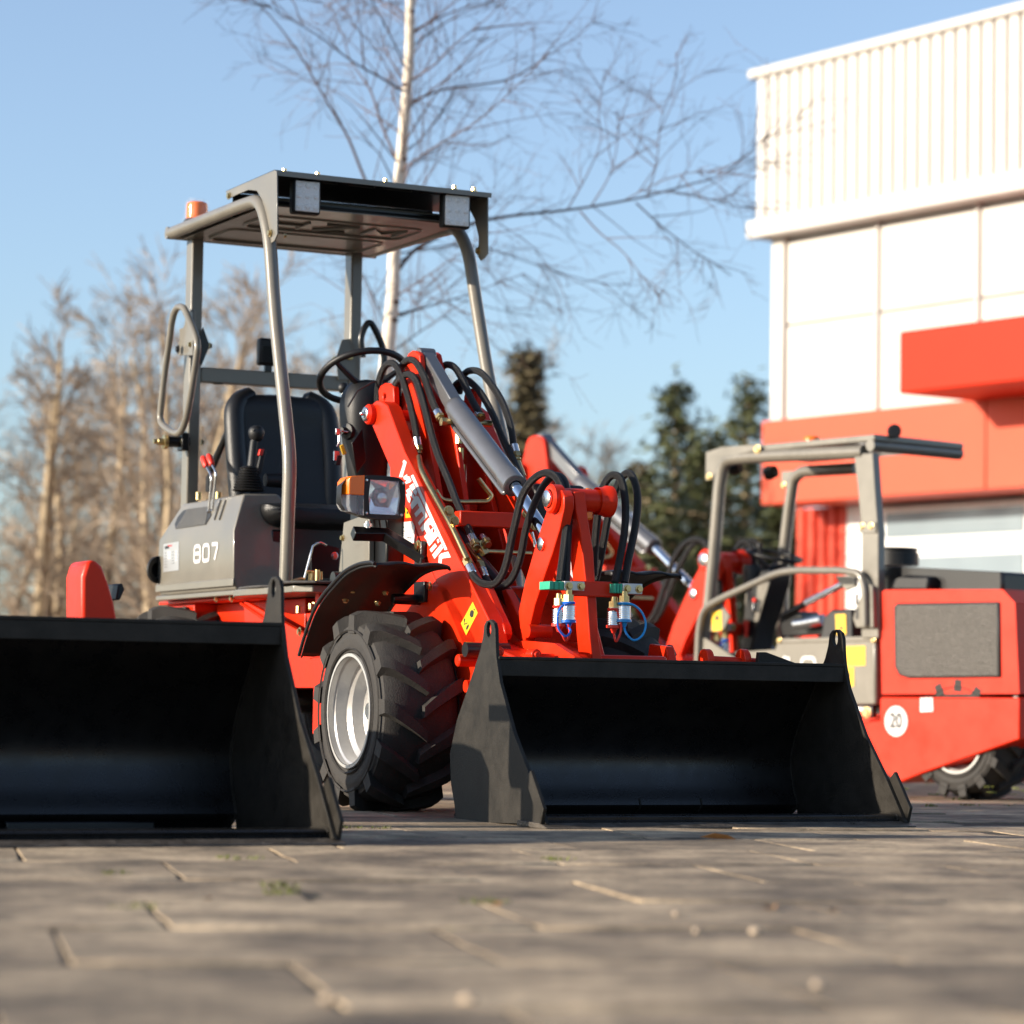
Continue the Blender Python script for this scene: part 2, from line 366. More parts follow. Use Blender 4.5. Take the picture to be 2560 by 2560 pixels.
for x, y, s, l in ((1888,2328,.013,'round orange pebble on the paving at right'),(1742,2327,.009,'small white pebble beside the orange pebble'),(1170,2497,.014,'pale pebble in the near foreground'),
                   (820,2495,.012,'flat pale pebble in the foreground left of centre'),(2045,2460,.011,'tan pebble in the foreground at far right'),(1690,2284,.008,'small brown pebble behind the white one')):
    d = ray((x, y)); p = CAM + d*((.006-CAMH)/d.z)
    bm = bmesh.new(); bmesh.ops.create_icosphere(bm, subdivisions=2, radius=s*.8)
    for v in bm.verts: v.co = V((v.co.x*rg.uniform(.9,1.15), v.co.y*rg.uniform(.9,1.15), v.co.z*.65))
    me = bpy.data.meshes.new('pebble'); bm.to_mesh(me); bm.free(); me.materials.append(PEB); me.polygons.foreach_set('use_smooth', [True]*len(me.polygons))
    o = link(bpy.data.objects.new('pebble', me)); o.location = p; tag(o, l, 'pebble', 'loose pebbles on the paving')

# ================================================================== building blocks for loaders
def tyre_mesh(uc, hw, R, rin, nl=13):
    """agricultural tyre on axis u, centred at uc; returns carcass+lugs"""
    m = M(); Rb = R - .028
    prof = [(rin, -hw*.86), (rin+.012, -hw*.95), (rin+.05, -hw*1.0), (Rb-.06, -hw*.99), (Rb-.022, -hw*.9), (Rb-.004, -hw*.7), (Rb, -hw*.3), (Rb, hw*.3), (Rb-.004, hw*.7), (Rb-.022, hw*.9), (Rb-.06, hw*.99), (rin+.05, hw), (rin+.012, hw*.95), (rin, hw*.86)]
    X = V((1,0,0))
    def P(r, h, a): return V((uc + h, math.cos(a)*r, math.sin(a)*r))
    n = 64; vs = [P(r, h, 2*math.pi*k/n) for r, h in prof for k in range(n)]
    m.add(vs, [(i*n+k, i*n+(k+1)%n, (i+1)*n+(k+1)%n, (i+1)*n+k) for i in range(len(prof)-1) for k in range(n)])
    # sidewall rings
    for s in (-1, 1):
        for rr in (rin+.022, rin+.082):
            pr = [(rr-.004, s*hw*.99), (rr, s*(hw+.004)), (rr+.004, s*hw*.99)]
            vs = [P(r, h, 2*math.pi*k/n) for r, h in pr for k in range(n)]
            m.add(vs, [(i*n+k, i*n+(k+1)%n, (i+1)*n+(k+1)%n, (i+1)*n+k) for i in range(2) for k in range(n)])
    for s in (-1, 1):
        for q in range(nl):
            a0 = 2*math.pi*(q + (.5 if s > 0 else 0))/nl
            path = []   # (h, r_base, r_top, angle, halfwidth angle)
            for t in (0, .25, .5, .72, .88, 1.0):
                h = s*hw*(-.06 + 1.02*t) if t < .95 else s*hw*1.01
                rb = Rb - .006 if t < .6 else (Rb-.012 if t < .8 else (Rb-.03 if t < .95 else Rb-.046))
                rt = R if t < .8 else (R-.003 if t < .95 else R-.016)
                ang = a0 - .30*(t**.9); path.append((h, rb, rt, ang, .017 + .006*t))
            ring = []
            for h, rb, rt, ang, w in path:
                wa = w/R; ring += [P(rb, h, ang-wa*1.5), P(rb, h, ang+wa*1.5), P(rt, h, ang+wa), P(rt, h, ang-wa)]
            k = len(path); fs = [(i*4+e, i*4+(e+1)%4, i*4+4+(e+1)%4, i*4+4+e) for i in range(k-1) for e in range(4)] + [(3,2,1,0), (4*k-4, 4*k-3, 4*k-2, 4*k-1)]
            m.add(ring, fs)
    return m
def rim_mesh(uf, side, rin):
    m = M(); ax = V((side,0,0)); o = V((uf, 0, 0))   # side: +1 dish goes towards +u
    prof = [(rin-.004, -.012), (rin+.006, -.012), (rin+.007, -.004), (rin-.002, .004), (rin-.012, .012), (rin-.016, .035), (rin-.018, .05), (rin-.034, .062), (rin-.038, .085), (rin-.042, .1), (rin-.05, .106), (.05, .112), (.05, .10), (.0, .10)]
    m.lathe(o, ax, prof, 56)
    m.lathe(o, ax, [(rin-.006, -.011), (rin-.002, .2), (rin-.002, .24)], 56)
    return m
def wheel(parent, u_out, side, v, z, R=.33, hw=.14, rin=.182):
    e = empty('wheel', (0, v, z), parent=parent)
    uc = u_out + side*hw
    mk('tyre', tyre_mesh(uc, hw, R, rin), RUB, e, smooth=32)
    mk('rim', rim_mesh(u_out + side*.012, side, rin), RIM, e, smooth=30)
    hb = M(); hb.lathe((u_out + side*.1, 0, 0), (-side,0,0), [(0,.03),(.026,.03),(.03,.024),(.03,-.02)], 20); mk('hub_cap', hb, STEEL, e)
    for k in range(5):
        a = 6.283*k/5 + .3; c = V((u_out + side*.124, .075*math.cos(a), .075*math.sin(a))); nb = M(); nb.hexbar(c, c - V((side*.018,0,0)), .011); mk('wheel_nut', nb, STEEL, e)
    return e
def bucket(parent, prof, u0, u1, name='bucket', lugs=True, inner=None):
    """prof: side plate outline (v,z) dict: front (tip->top), lug, back (top->heel)"""
    e = empty(name, parent=parent)
    front, lug, back, lc = prof
    T = .012
    P = lambda u, q: V((u, q[0], q[1]))
    out = front + lug + back
    for u, s in ((u0, 1), (u1, -1)):
        m = M(); hole = [V((u, lc[0] + .017*math.cos(6.283*k/14), lc[1] + .024*math.sin(6.283*k/14))) for k in range(14)]
        m.prism([P(u, q) for q in out], (s*T, 0, 0), [hole])
        mk('side_plate', m, BUCK, e, bevel=.0015, bseg=1)
        # bolt-on side cutter near the tip and wear block
        a, b = front[0], front[1]; d = V((b[0]-a[0], b[1]-a[1])); d.normalize(); nrm = V((d.y, -d.x))
        L = .17; q0 = V(a); m2 = M()
        w = .035
        m2.prism([V((u - s*.0125, *(q0 + d*.004 + nrm*.010))), V((u - s*.0125, *(q0 + d*L + nrm*.010))), V((u - s*.0125, *(q0 + d*L - nrm*w*-1 - nrm*2*w))), V((u - s*.0125, *(q0 + d*.03 - nrm*w)))], (s*.0125 - s*.0005, 0, 0))
        mk('side_cutter', m2, BUCK, e, bevel=.002)
    # shell sheet: top edge -> back -> heel -> floor -> lip
    top = front[-1]
    path = [V((top[0]+.006, top[1]-.004))] + [V(q) for q in back] + [V((front[0][0]+.10, front[0][1]+.012)), V((front[0][0]+.035, .007))]
    ins = []
    n = len(path)
    for i in range(n):
        a = path[max(i-1,0)]; b = path[min(i+1,n-1)]; d = (b-a).normalized(); ins.append(path[i] + V((d.y, -d.x))*.012)
    # densify
    def cm(ps, k=6):
        r = catmull([V((p.x, p.y, 0)) for p in ps], k); return [V((p.x, p.y)) for p in r]
    A = cm(path); B = cm(ins); ua, ub = u0 + T, u1 - T
    m = M(); L = len(A); vs = []
    for u in (ua, ub):
        vs += [V((u, p.x, p.y)) for p in A] + [V((u, p.x, p.y)) for p in B]
    fs = []
    for i in range(L-1):
        fs += [(i, i+1, 2*L+i+1, 2*L+i), (L+i, 3*L+i, 3*L+i+1, L+i+1)]
    fs += [(0, 2*L, 3*L, L), (L-1, 2*L-1, 4*L-1, 3*L-1)]
    for k in (0, 2*L): fs += [(k+i, k+i+1, k+L+i+1, k+L+i) for i in range(L-1)]
    m.add(vs, fs); mk('shell_sheet', m, BUCK_SHADE, e, smooth=40)
    # folded top lip and cutting edge
    tv, tz = top
    m = M(); m.box((ua, tv-.002, tz-.055), (ub, tv+.006, tz-.006)); mk('top_lip', m, BUCK, e, bevel=.002)
    m = M(); m.box((ua-.004, tv-.004, tz-.0055), (ub+.004, tv+.03, tz+.004)); mk('top_edge', m, BUCK, e, bevel=.0015)
    fv = front[0][0]
    m = M(); m.add([V((u, *q)) for u in (u0-.012, u1+.012) for q in ((fv-.03, .0), (fv-.03, .004), (fv+.02, .015), (fv+.17, .017), (fv+.17, .001))],
          [(0,1,2,3,4)[::-1], (5,6,7,8,9), (0,1,6,5), (1,2,7,6), (2,3,8,7), (3,4,9,8), (4,0,5,9)])
    mk('cutting_edge', m, EDGE, e, bevel=.0015, bseg=1)
    # weld bead between sheet and plates
    for u in (ua + .002, ub - .002):
        w = M(); pts = [V((u, p.x, p.y)) for p in B]; w.tube(pts, .004, 6); mk('weld_bead', w, BUCK, e)
    if inner:
        for uu in inner:
            w = M(); k0 = int(L*.62); k1 = int(L*.80); w.tube([V((uu, p.x, p.y)) for p in B[k0:k1]], .004, 6); mk('weld_bead', w, BUCK, e)
    return e
def hose(name, pts, r, parent, material=None, n=8, seg=10):
    m = M(); m.tube(catmull(pts, n), r, seg); return mk(name, m, material or HOSE, parent)
def fitting(p, d, parent, r=.013, L=.06, brass=.03):
    """crimped ferrule, hex nut and tail, starting at p going along d"""
    p = V(p); d = V(d).normalized(); e = empty('hose_fitting', parent=parent)
    m = M(); m.tube([p, p+d*L*.1, p+d*L], [r*.9, r*1.12, r*1.12], 12); mk('ferrule', m, STEEL, e, smooth=30)
    m = M(); m.hexbar(p+d*L, p+d*(L+brass), r*1.3); m.cyl(p+d*(L+brass), p+d*(L+brass*1.5), r*.9, 10); mk('nut', m, ZINC, e, smooth=30)
    return e
# ================================================================== the main loader
LD = empty('wheel_loader', F1.O, LT, 'red and grey compact wheel loader marked 807 with open canopy and wide black bucket', 'loader', 'red loaders in the yard')
U, VV, ZZ, Us, Vs = F1.U, F1.Vv, F1.Z, F1.Us, F1.Vs
X_, Y_, Z_ = V((1,0,0)), V((0,1,0)), V((0,0,1))
# ---- wheels
wheel(LD, 0.0, 1, 0, .325); wheel(LD, 1.09, -1, 0, .325)
wheel(LD, -.02, 1, 2.06, .355, R=.36); wheel(LD, 1.0, -1, 2.06, .355, R=.36)
ax = M(); ax.cyl((.14,0,.325),(.95,0,.325),.055); mk('front_axle', ax, DGREY, LD)
ax = M(); ax.cyl((.14,2.06,.355),(.86,2.06,.355),.055); mk('rear_axle', ax, DGREY, LD)
# ---- bucket
bu = .11
def yz(c, pts, u): return [(p.y, p.z) for p in Us(c, pts, u)]
bf = yz('Y4', [(878,1790),(745,1400),(595,1010),(480,600),(450,392)], bu)
bl = yz('Y4', [(445,300),(441,150),(430,95),(400,66),(365,76),(346,112),(335,220),(312,330)], bu)
bb = yz('Y4', [(290,400),(215,620),(110,920),(50,1200),(60,1450),(92,1640),(103,1770)], bu)
dz = bf[0][1] - .012
sh = lambda l: [(a, b - dz*max(0,min(1,(.5-b)/.5))) for a, b in l]
BPROF = (sh(bf), sh(bl), sh(bb), (U('Y4',386,150,bu).y, U('Y4',386,150,bu).z))
BU1 = VV('F', 2270, 2058, bf[0][0]).x
BK = bucket(LD, BPROF, bu, BU1, inner=[bu + (BU1-bu)*.52, bu + (BU1-bu)*.70])
# ---- hitch between bucket and arms
hm = M(); vb = max(q[0] for q in BPROF[2]) + .12
hm.box((.25, vb-.10, .26), (.95, vb-.04, .36)); hm.box((.25, vb-.10, .44),(.95, vb-.05,.5)); mk('hitch_frame', hm, RED, LD, bevel=.006)
for uu in (.27, .42, .60, .90):
    p = M(); p.prism([V((uu, vb-.13, .24)), V((uu, vb+.02, .26)), V((uu, vb+.10, .42)), V((uu, vb+.06, .56)), V((uu, vb-.06, .55)), V((uu,vb-.13,.40))], (.03,0,0)); mk('hitch_plate', p, RED, LD, bevel=.005)
p = M(); pz_ = VV('Y4',130,418,vb+.02); p.cyl((pz_.x, vb+.02, pz_.z), (.40, vb+.02, pz_.z), .020); p.lathe((pz_.x, vb+.02, pz_.z), (-1,0,0), [(.020,0),(.020,.004),(.016,.008),(0,.008)], 20); mk('hitch_pin', p, RED, LD)
p = M(); ps_ = VV('Y4',255,325,vb-.02); p.cyl((ps_.x-.03, vb-.02, ps_.z), (ps_.x+.12, vb-.02, ps_.z), .024); mk('pin_sleeve', p, DGREY, LD)
p = M(); p2_ = VV('Y4',185,640,vb+.03); p.cyl((p2_.x, vb+.03, p2_.z), (.40, vb+.03, p2_.z), .02); mk('hitch_pin', p, RED, LD)
tb = BPROF[0][-1]
a, b = VV('X7', 160, 1745, tb[0]+.10), VV('X7', 1010, 1790, tb[0]+.10)
p = M(); p.cyl(a, b, .012); mk('latch_bar', p, RED, LD)
for xx in (150, 690):
    c = VV('X7', xx, 1750, tb[0]+.10); p = M(); p.cyl(c - X_*.012, c + X_*.012, .034, 24); mk('latch_disc', p, RED, LD, bevel=.003)
p = M(); p.prism(Vs('X7', [(925,1640),(1030,1640),(1570,1840),(905,1840)], tb[0]+.04), (0,.02,0)); mk('gusset', p, BUCK, LD, bevel=.002)
# ---- loader arms
uA = .30
arm_o = Us('F', [(930,1064),(1036,1313),(1101,1483),(1138,1565),(1172,1652),(1245,1652),(1221,1547),(1174,1452),(1083,1270),(1011,1130),(968,1014),(955,1003),(940,1002),(925,1015),(919,1035),(922,1050)], uA)
for du in (0, .335):
    p = M(); p.prism([q + X_*du for q in arm_o], (.052,0,0)); arm = mk('loader_arm', p, RED, LD, bevel=.004)
    if du == 0: ARM = arm
pc = U('Z3', 425, 632, uA)
p = M(); p.lathe(pc + X_*.002, (-1,0,0), [(.036,-.01),(.036,.02),(.031,.026),(.0,.026)], 24); mk('pivot_boss', p, RED, ARM)
p = M(); p.lathe(pc - X_*.02, (-1,0,0), [(.026,0),(.026,.012),(.023,.014),(.014,.014),(.014,.018),(0,.018)], 24); p.lathe(pc - X_*.036,(-1,0,0),[(.007,0),(.007,.012),(.004,.014),(0,.014)],10); mk('pivot_pin', p, STEEL, ARM)
# ---- lettering on the arm (flat vinyl shapes)
LOGO = [[(195,120),(235,160),(165,395),(112,388),(180,180),(168,150)], [(180,385),(240,345),(245,385),(275,378),(310,450),(290,472),(222,498),(210,470),(235,440),(190,425)],
 [(297,372),(335,348),(868,1518),(825,1530)],
 [(275,530),(335,485),(398,622),(378,680),(345,640),(285,560)], [(222,600),(275,560),(360,700),(350,740),(300,690),(240,640)], [(220,655),(265,650),(300,740),(280,795),(255,770)],
 [(285,825),(375,680),(422,700),(560,1000),(430,1145),(408,1100),(500,990),(470,925),(380,1020),(352,960),(432,870),(405,800),(318,895)],
 [(445,1185),(580,1025),(650,1100),(645,1180),(610,1130),(575,1145),(540,1165),(515,1210),(475,1245)], [(540,1165),(575,1145),(600,1215),(650,1170),(635,1265),(555,1392),(505,1320),(545,1268),(515,1210)],
 [(545,1395),(670,1230),(650,1180),(690,1165),(735,1290),(585,1470)], [(700,1370),(725,1345),(745,1395),(720,1425)], [(590,1520),(675,1420),(705,1465),(622,1565)],
 [(630,1600),(770,1430),(800,1500),(668,1665)], [(735,1620),(770,1580),(880,1550),(922,1640),(785,1660),(768,1810),(722,1800)]]
lm = M(); offs = V((-.0012,0,0))
for sh_ in LOGO:
    pts = [q + offs for q in Us('X1', sh_, uA)]
    t = tessellate_polygon([pts]); lm.add(pts, [tuple(x) for x in t])
mk('lettering', lm, WHITE, ARM, smooth=0, fixn=False)
def sticker(name, c, pts, u, material, parent, d=.0012):
    m = M(); m.prism([q - X_*.0003 for q in Us(c, pts, u)], (-d,0,0)); return mk(name, m, material, parent, smooth=0)
def ink(parent, c, polys, u, d=.0022, material=None, name='print'):
    m = M()
    for pl in polys:
        pts = [q - X_*d for q in Us(c, pl, u)]; m.add(pts, [tuple(x) for x in tessellate_polygon([pts])])
    return mk(name, m, material or INK, parent, smooth=0, fixn=False)
st = sticker('warning_sticker', 'Y5', [(180,355),(250,510),(90,818),(18,655)], uA, YEL, ARM)
ink(st, 'Y5', [[(175,465),(200,490),(190,560),(160,575),(140,540),(150,485)], [(100,690),(125,665),(130,690),(105,745),(88,735)], [(185,450),(215,455),(205,480)], [(60,600),(75,580),(80,590),(65,660),(110,640),(108,655),(62,675)]], uA)
# ---- side tower plates of the front frame
tow = Us('F', [(950,1012),(972,1012),(1020,1180),(1090,1480),(1120,1660),(990,1660),(985,1420),(975,1300),(975,1150)], uA+.02)
p = M(); p.prism(tow, (.02,0,0)); TW = mk('tower_plate', p, RED, LD, bevel=.003)
p = M(); p.prism([q + X_*.29 for q in tow], (.02,0,0)); mk('tower_plate', p, RED, LD, bevel=.003)
p = M(); p.prism(Us('F', [(979,1290),(1020,1280),(1100,1480),(1103,1640),(985,1640),(983,1420)], uA+.004), (.014,0,0)); SP = mk('side_plate', p, RED, LD, bevel=.002)
st = sticker('instruction_sticker', 'X1', [(50,1105),(322,1078),(355,1160),(352,1420),(240,1425),(48,1290)], uA+.004, WHITE, SP)
ink(st, 'X1', [[(85,1172),(200,1162),(200,1182),(85,1192)], [(70,1235),(155,1230),(155,1242),(70,1247)], [(170,1228),(215,1225),(215,1237),(170,1240)], [(95,1268),(115,1267),(115,1280),(95,1281)], [(175,1263),(192,1262),(192,1276),(175,1277)],
   [(95,1298),(115,1297),(115,1310),(95,1311)], [(175,1295),(192,1294),(192,1308),(175,1309)], [(175,1328),(192,1327),(192,1340),(175,1341)], [(172,1358),(190,1357),(190,1370),(172,1371)], [(252,1328),(300,1325),(300,1336),(252,1339)]]
   + [[(x0,y0),(x1,y1),(x1+4,y1),(x0+4,y0)] for x0,y0,x1,y1 in ((240,1190,240,1320),(318,1185,318,1320))] + [[(240,1190),(262,1148),(296,1146),(318,1185),(314,1187),(294,1152),(264,1153),(244,1192)], [(240,1318),(262,1362),(296,1362),(318,1318),(314,1318),(294,1356),(264,1356),(244,1318)], [(258,1230),(300,1228),(300,1232),(258,1234)]], uA+.004)
st = sticker('caution_sticker', 'X1', [(215,860),(245,905),(298,1020),(215,1028)], uA+.004, YEL, SP); ink(st, 'X1', [[(236,925),(258,925),(258,965),(236,965)]], uA+.004)
# pivot lugs with a hole
for u, pts, hc in ((.36, [(475,545),(468,440),(485,400),(520,378),(560,380),(590,410),(597,560)], (518,490)), (.605, [(1140,640),(1160,470),(1190,430),(1220,420),(1250,440),(1262,500),(1250,640)], (1190,500))):
    o_ = Us('Z3', pts, u); c = U('Z3', *hc, u)
    p = M(); p.prism(o_, (.022,0,0), [circle(c, Y_, Z_, .013, 12)]); mk('pivot_lug', p, RED, LD, bevel=.004)
# centre mast plates carrying the lift cylinder
for u, pts in ((.405, [(640,560),(690,200),(705,145),(740,117),(775,122),(800,150),(808,230),(830,560),(960,1330),(1050,1600),(700,1600)]), (.495, [(860,150),(880,132),(915,130),(940,150),(958,235),(1060,620),(1160,1330),(1200,1600),(900,1600),(840,560)])):
    p = M(); p.prism(Us('Z3', pts, u), (.02,0,0)); mk('mast_plate', p, RED, LD, bevel=.004)
p = M(); p.prism(Us('Z3', [(560,700),(700,700),(1000,1500),(1000,1750),(700,1750)], .50), (.012,0,0)); mk('mast_web', p, RED, LD)
for z, h in ((1.02, .04), (.86, .05)):
    p = M(); p.box((.35, .32, z), (.60, .36, z+h)); mk('mast_brace', p, RED, LD, bevel=.004)
p = M(); p.box((.36, .42, .7), (.60, .46, 1.3)); mk('mast_back', p, RED, LD, bevel=.004)
# cross tubes and beam between the arms
c = U('Z3', 640, 640, .36); p = M(); p.cyl((.345, c.y, c.z), (.64, c.y, c.z), .02); mk('cross_tube', p, RED, LD)
c = U('X2', 100, 745, .352); cw = U('X2', 100, 620, .352).z; cl = U('X2', 100, 870, .352).z
p = M(); p.box((.345, c.y, cl), (.64, c.y+.05, cw)); CB = mk('cross_beam', p, RED, LD, bevel=.004)
for x, y in ((1125,670),(1260,870)):
    q = VV('X2', x, y, c.y-.0005); bolt('bolt', q, -Y_, .010, LD)
pl = VV('Y6', 1200, 900, c.y-.004); p = M(); p.prism([q for q in Vs('Y6', [(1135,830),(1200,825),(1275,985),(1205,1010)], c.y-.006)], (0,-.006,0)); mk('clamp_plate', p, ZINC, LD, bevel=.002)
for x, y in ((1165,855),(1235,975)): bolt('bolt', VV('Y6', x, y, c.y-.012), -Y_, .012, LD)
# ---- tilt cylinder
uC = .45
ct, c1, c2, c3 = U('Z3',850,165,uC), U('Z3',1100,590,uC), U('Z3',1560,1195,uC), U('Z3',1850,1640,uC)
ax = (c2-c1).normalized(); sidev = ax.cross(X_).normalized()
e = empty('tilt_cylinder', parent=LD)
p = M(); p.lathe(c1 - ax*.02, ax, [(0,-.03),(.02,-.028),(.036,0),(.037,.02),(.037,(c2-c1).length-.04),(.04,(c2-c1).length-.038),(.04,(c2-c1).length+.028),(.034,(c2-c1).length+.032),(.022,(c2-c1).length+.033),(.022,(c2-c1).length+.02)], 40); mk('barrel', p, CYL, e, smooth=30)
d0 = (c1-ct).normalized(); n0 = d0.cross(X_).normalized()
p = M(); p.obox((ct+c1)*.5, X_*.022, n0*.026, (c1-ct)*.5); p.cyl(ct - X_*.03, ct + X_*.03, .03); mk('link_bar', p, CYL, e, bevel=.004)
p = M(); p.cyl(c2, c3, .0195, 24); mk('piston_rod', p, CHROME, e)
p = M(); q0 = c1 + sidev*.045 - X_*.012; q1 = c2 - ax*.03 + sidev*.047 - X_*.012
sg = 1 if (U('Z3',1200,900,uC) - (c1+c2)*.5).dot(sidev) > 0 else -1
q0 = c1 + ax*.03 + sidev*.046*sg - X_*.016; q1 = c2 - ax*.02 + sidev*.046*sg - X_*.016
p.tube(fillet([c1 + ax*.0 - X_*.03, q0, q1, c2 - ax*.012 + sidev*.02*sg], .03), .0085, 10); mk('oil_pipe', p, CYL, e)
bp = U('Z3', 1000, 690, .40)
p = M(); p.hexbar(bp - X_*.012, bp + X_*.008, .015); p.cyl(bp, bp + X_*.06, .011); mk('banjo_fitting', p, ZINC, e, smooth=30)
bp2 = VV('X3', 440, 1480, c1.y); p = M(); p.cyl(bp2 - X_*.05, bp2 + X_*.012, .012); mk('banjo_fitting', p, ZINC, e, smooth=30)
# ---- front links carrying the bucket
uL = .405
lk = Us('Z4', [(735,410),(770,392),(815,405),(838,450),(838,540),(800,720),(740,920),(690,1060),(600,1330),(545,1560),(520,1620),(490,1600),(470,1380),(520,1150),(600,870),(660,680),(715,520)], uL)
p = M(); p.prism(lk, (.035,0,0)); mk('tilt_link', p, RED, LD, bevel=.003)
pc = U('Z4', 765, 475, uL); vL = pc.y
p = M(); p.cyl(pc - X_*.005, V((.60, pc.y, pc.z)), .036, 28); mk('link_boss', p, RED, LD, bevel=.004)
p = M(); p.lathe(pc - X_*.004, (-1,0,0), [(.046,-.02),(.046,.012),(.04,.018),(.03,.018)], 28); mk('link_collar', p, RED, LD)
p = M(); p.lathe((.60,pc.y,pc.z),(1,0,0),[(.044,-.05),(.044,-.03),(.05,-.02),(.05,.0),(.04,.006),(0,.006)],28); mk('link_collar', p, RED, LD)
p = M(); p.lathe(pc - X_*.02, (-1,0,0), [(.027,0),(.027,.012),(.024,.014),(0,.014)], 24); mk('link_pin', p, STEEL, LD)
pm = U('Z4', 660, 838, uL); p = M(); p.lathe(pm, (-1,0,0), [(.022,0),(.022,.008),(.019,.01),(0,.01)], 24); mk('link_pin', p, STEEL, LD)
for x0 in (918,):
    rf = Vs('Z4', [(918,415),(1005,415),(1030,630),(1075,900),(1088,1130),(1100,1300),(1115,1600),(1145,1775),(1062,1775),(1040,1560),(1022,1300),(1010,1130),(985,900),(965,700),(930,560)], vL-.05)
    p = M(); p.prism(rf, (0,.09,0)); mk('front_upright', p, RED, LD, bevel=.003)
cbz0, cbz1 = VV('Z4', 1100, 1262, vL-.075), VV('Z4', 1100, 1138, vL-.075); uR1 = VV('Z4', 1300, 1200, vL-.075).x
p = M(); p.box((VV('Z4', 900, 1200, vL-.075).x, vL-.075, cbz0.z), (uR1, vL-.052, cbz1.z)); mk('hose_bracket', p, RED, LD, bevel=.003)
# manifold blocks, clamps, couplers
def manifold(x0, x1, y0, y1, gx0):
    v = vL-.085; a = VV('Z4', x0, y1, v); b = VV('Z4', x1, y0, v); e = empty('hose_clamp', parent=LD)
    p = M(); p.box((a.x, v-.025, a.z), (b.x, v+.01, b.z)); mk('clamp_block', p, PLATE, e, bevel=.002)
    g = VV('Z4', gx0, y1, v)
    for i in range(3):
        w = (a.x-g.x)/3; p = M(); p.box((g.x+w*i+.001, v-.024, a.z+.002), (g.x+w*(i+1)-.001, v+.05, b.z-.002)); mk('clamp_jaw', p, GREEN, e, bevel=.002)
    for fx in (.22, .82): bolt('bolt', V((a.x+(b.x-a.x)*fx, v-.025, (a.z+b.z)/2)), -Y_, .009, e)
    return v
manifold(812, 975, 1142, 1212, 690); manifold(1282, 1440, 1160, 1240, 1212)
def coupler(x, y0, y1, cap, loop, v):
    a = VV('Z4', x, y0, v); b = VV('Z4', x, y1, v); e = empty('quick_coupler', parent=LD); L = a.z - b.z; d = V((0,0,-1))
    p = M(); p.cyl(a + Z_*.015, a, .011); p.hexbar(a, a + d*L*.24, .0175); mk('hex_body', p, ZINC, e, smooth=30)
    pr = [(.012, L*.22), (.018, L*.24), (.018, L*.34), (.015, L*.36)]
    for i in range(7):
        h = L*(.4 + .075*i); pr += [(.021, h), (.0215, h+L*.045), (.0185, h+L*.05), (.0185, h+L*.07)]
    pr += [(.0, L*.93)]
    p = M(); p.lathe(a, d, pr, 24); mk('sleeve', p, STEEL, e, smooth=30)
    p = M(); p.lathe(a, d, [(.0215, L*.9), (.024, L*.905), (.024, L*1.0), (.012, L*1.02), (.009, L*1.1), (.006, L*1.2), (0, L*1.2)], 20); mk('dust_cap', p, cap, e)
    pts = [a + d*L*1.15] + Vs('Z4', loop, v-.026) + [a + d*L*.3 - Y_*.018]
    p = M(); p.tube(catmull(pts, 6), .0036, 8); mk('cap_strap', p, cap, e)
    p = M(); p.lathe(a + d*L*.3, d, [(.019,-.004),(.0215,0),(.019,.004)], 20); mk('strap_ring', p, cap, e)
vm = vL-.083
coupler(800, 1275, 1500, REDC, [(820,1560),(850,1615),(880,1570),(870,1480)], vm)
coupler(876, 1245, 1470, BLUEC, [(890,1540),(850,1580),(795,1520),(785,1430),(810,1350),(850,1328)], vm-.02)
coupler(1240, 1300, 1512, REDC, [(1245,1590),(1260,1620),(1295,1540),(1290,1450)], vm)
coupler(1322, 1255, 1465, CYANC, [(1340,1560),(1400,1612),(1470,1570),(1495,1480),(1465,1390),(1400,1330)], vm-.02)
# ---- hoses
R1 = .0125
def vh(c, pts, vs):
    n = len(pts); return [F1.Vv(c, x, y, vs[0] + (vs[1]-vs[0])*i/(n-1)) for i, (x, y) in enumerate(pts)]
hose('hydraulic_hose', vh('X2', [(270,1640),(330,1730),(450,1800),(620,1800),(750,1640),(830,1400),(890,1100),(960,800),(1050,430),(1180,190),(1330,50),(1480,15),(1620,100),(1720,320),(1760,560),(1780,800),(1740,1200),(1670,1760)], (-.28, vm)), R1, LD)
hose('hydraulic_hose', vh('X2', [(470,1700),(560,1820),(720,1850),(880,1740),(1000,1500),(1065,1250),(1120,950),(1220,620),(1370,290),(1520,90),(1660,70),(1760,180),(1800,420),(1815,700),(1800,1100),(1775,1760)], (-.24, vm)), R1, LD)
hose('hydraulic_hose', vh('Z4', [(1078,1090),(1085,900),(1098,700),(1130,450),(1185,320),(1245,282),(1300,330),(1330,500),(1325,720),(1285,960),(1245,1150)], (vL+.12, vm)), R1, LD)
hose('hydraulic_hose', vh('Z4', [(1095,1120),(1125,980),(1160,800),(1205,560),(1275,350),(1345,268),(1400,320),(1430,480),(1410,700),(1355,970),(1325,1150)], (vL+.16, vm)), R1, LD)
hose('boom_hose', Us('Z3', [(470,620),(462,480),(485,330),(535,232),(600,228),(655,320),(715,510),(758,690),(780,815)], .365), R1, LD)
hose('boom_hose', Us('Z3', [(640,620),(630,400),(655,260),(705,195),(765,205),(830,310),(870,430),(910,540),(945,610)], .40), R1, LD)
hose('boom_hose', Us('Z3', [(600,620),(600,420),(650,340),(720,310),(780,370),(840,560),(890,760),(950,960),(1030,1150),(1110,1360),(1225,1620)], .375), R1, LD)
hose('boom_hose', Us('Z3', [(930,420),(960,290),(1015,232),(1085,255),(1145,350),(1210,490),(1285,625)], .53), R1, LD)
hose('boom_hose', Us('Z3', [(1060,560),(1080,420),(1130,365),(1190,358),(1290,455),(1390,630),(1470,820),(1570,1030),(1640,1180)], .58), R1, LD)
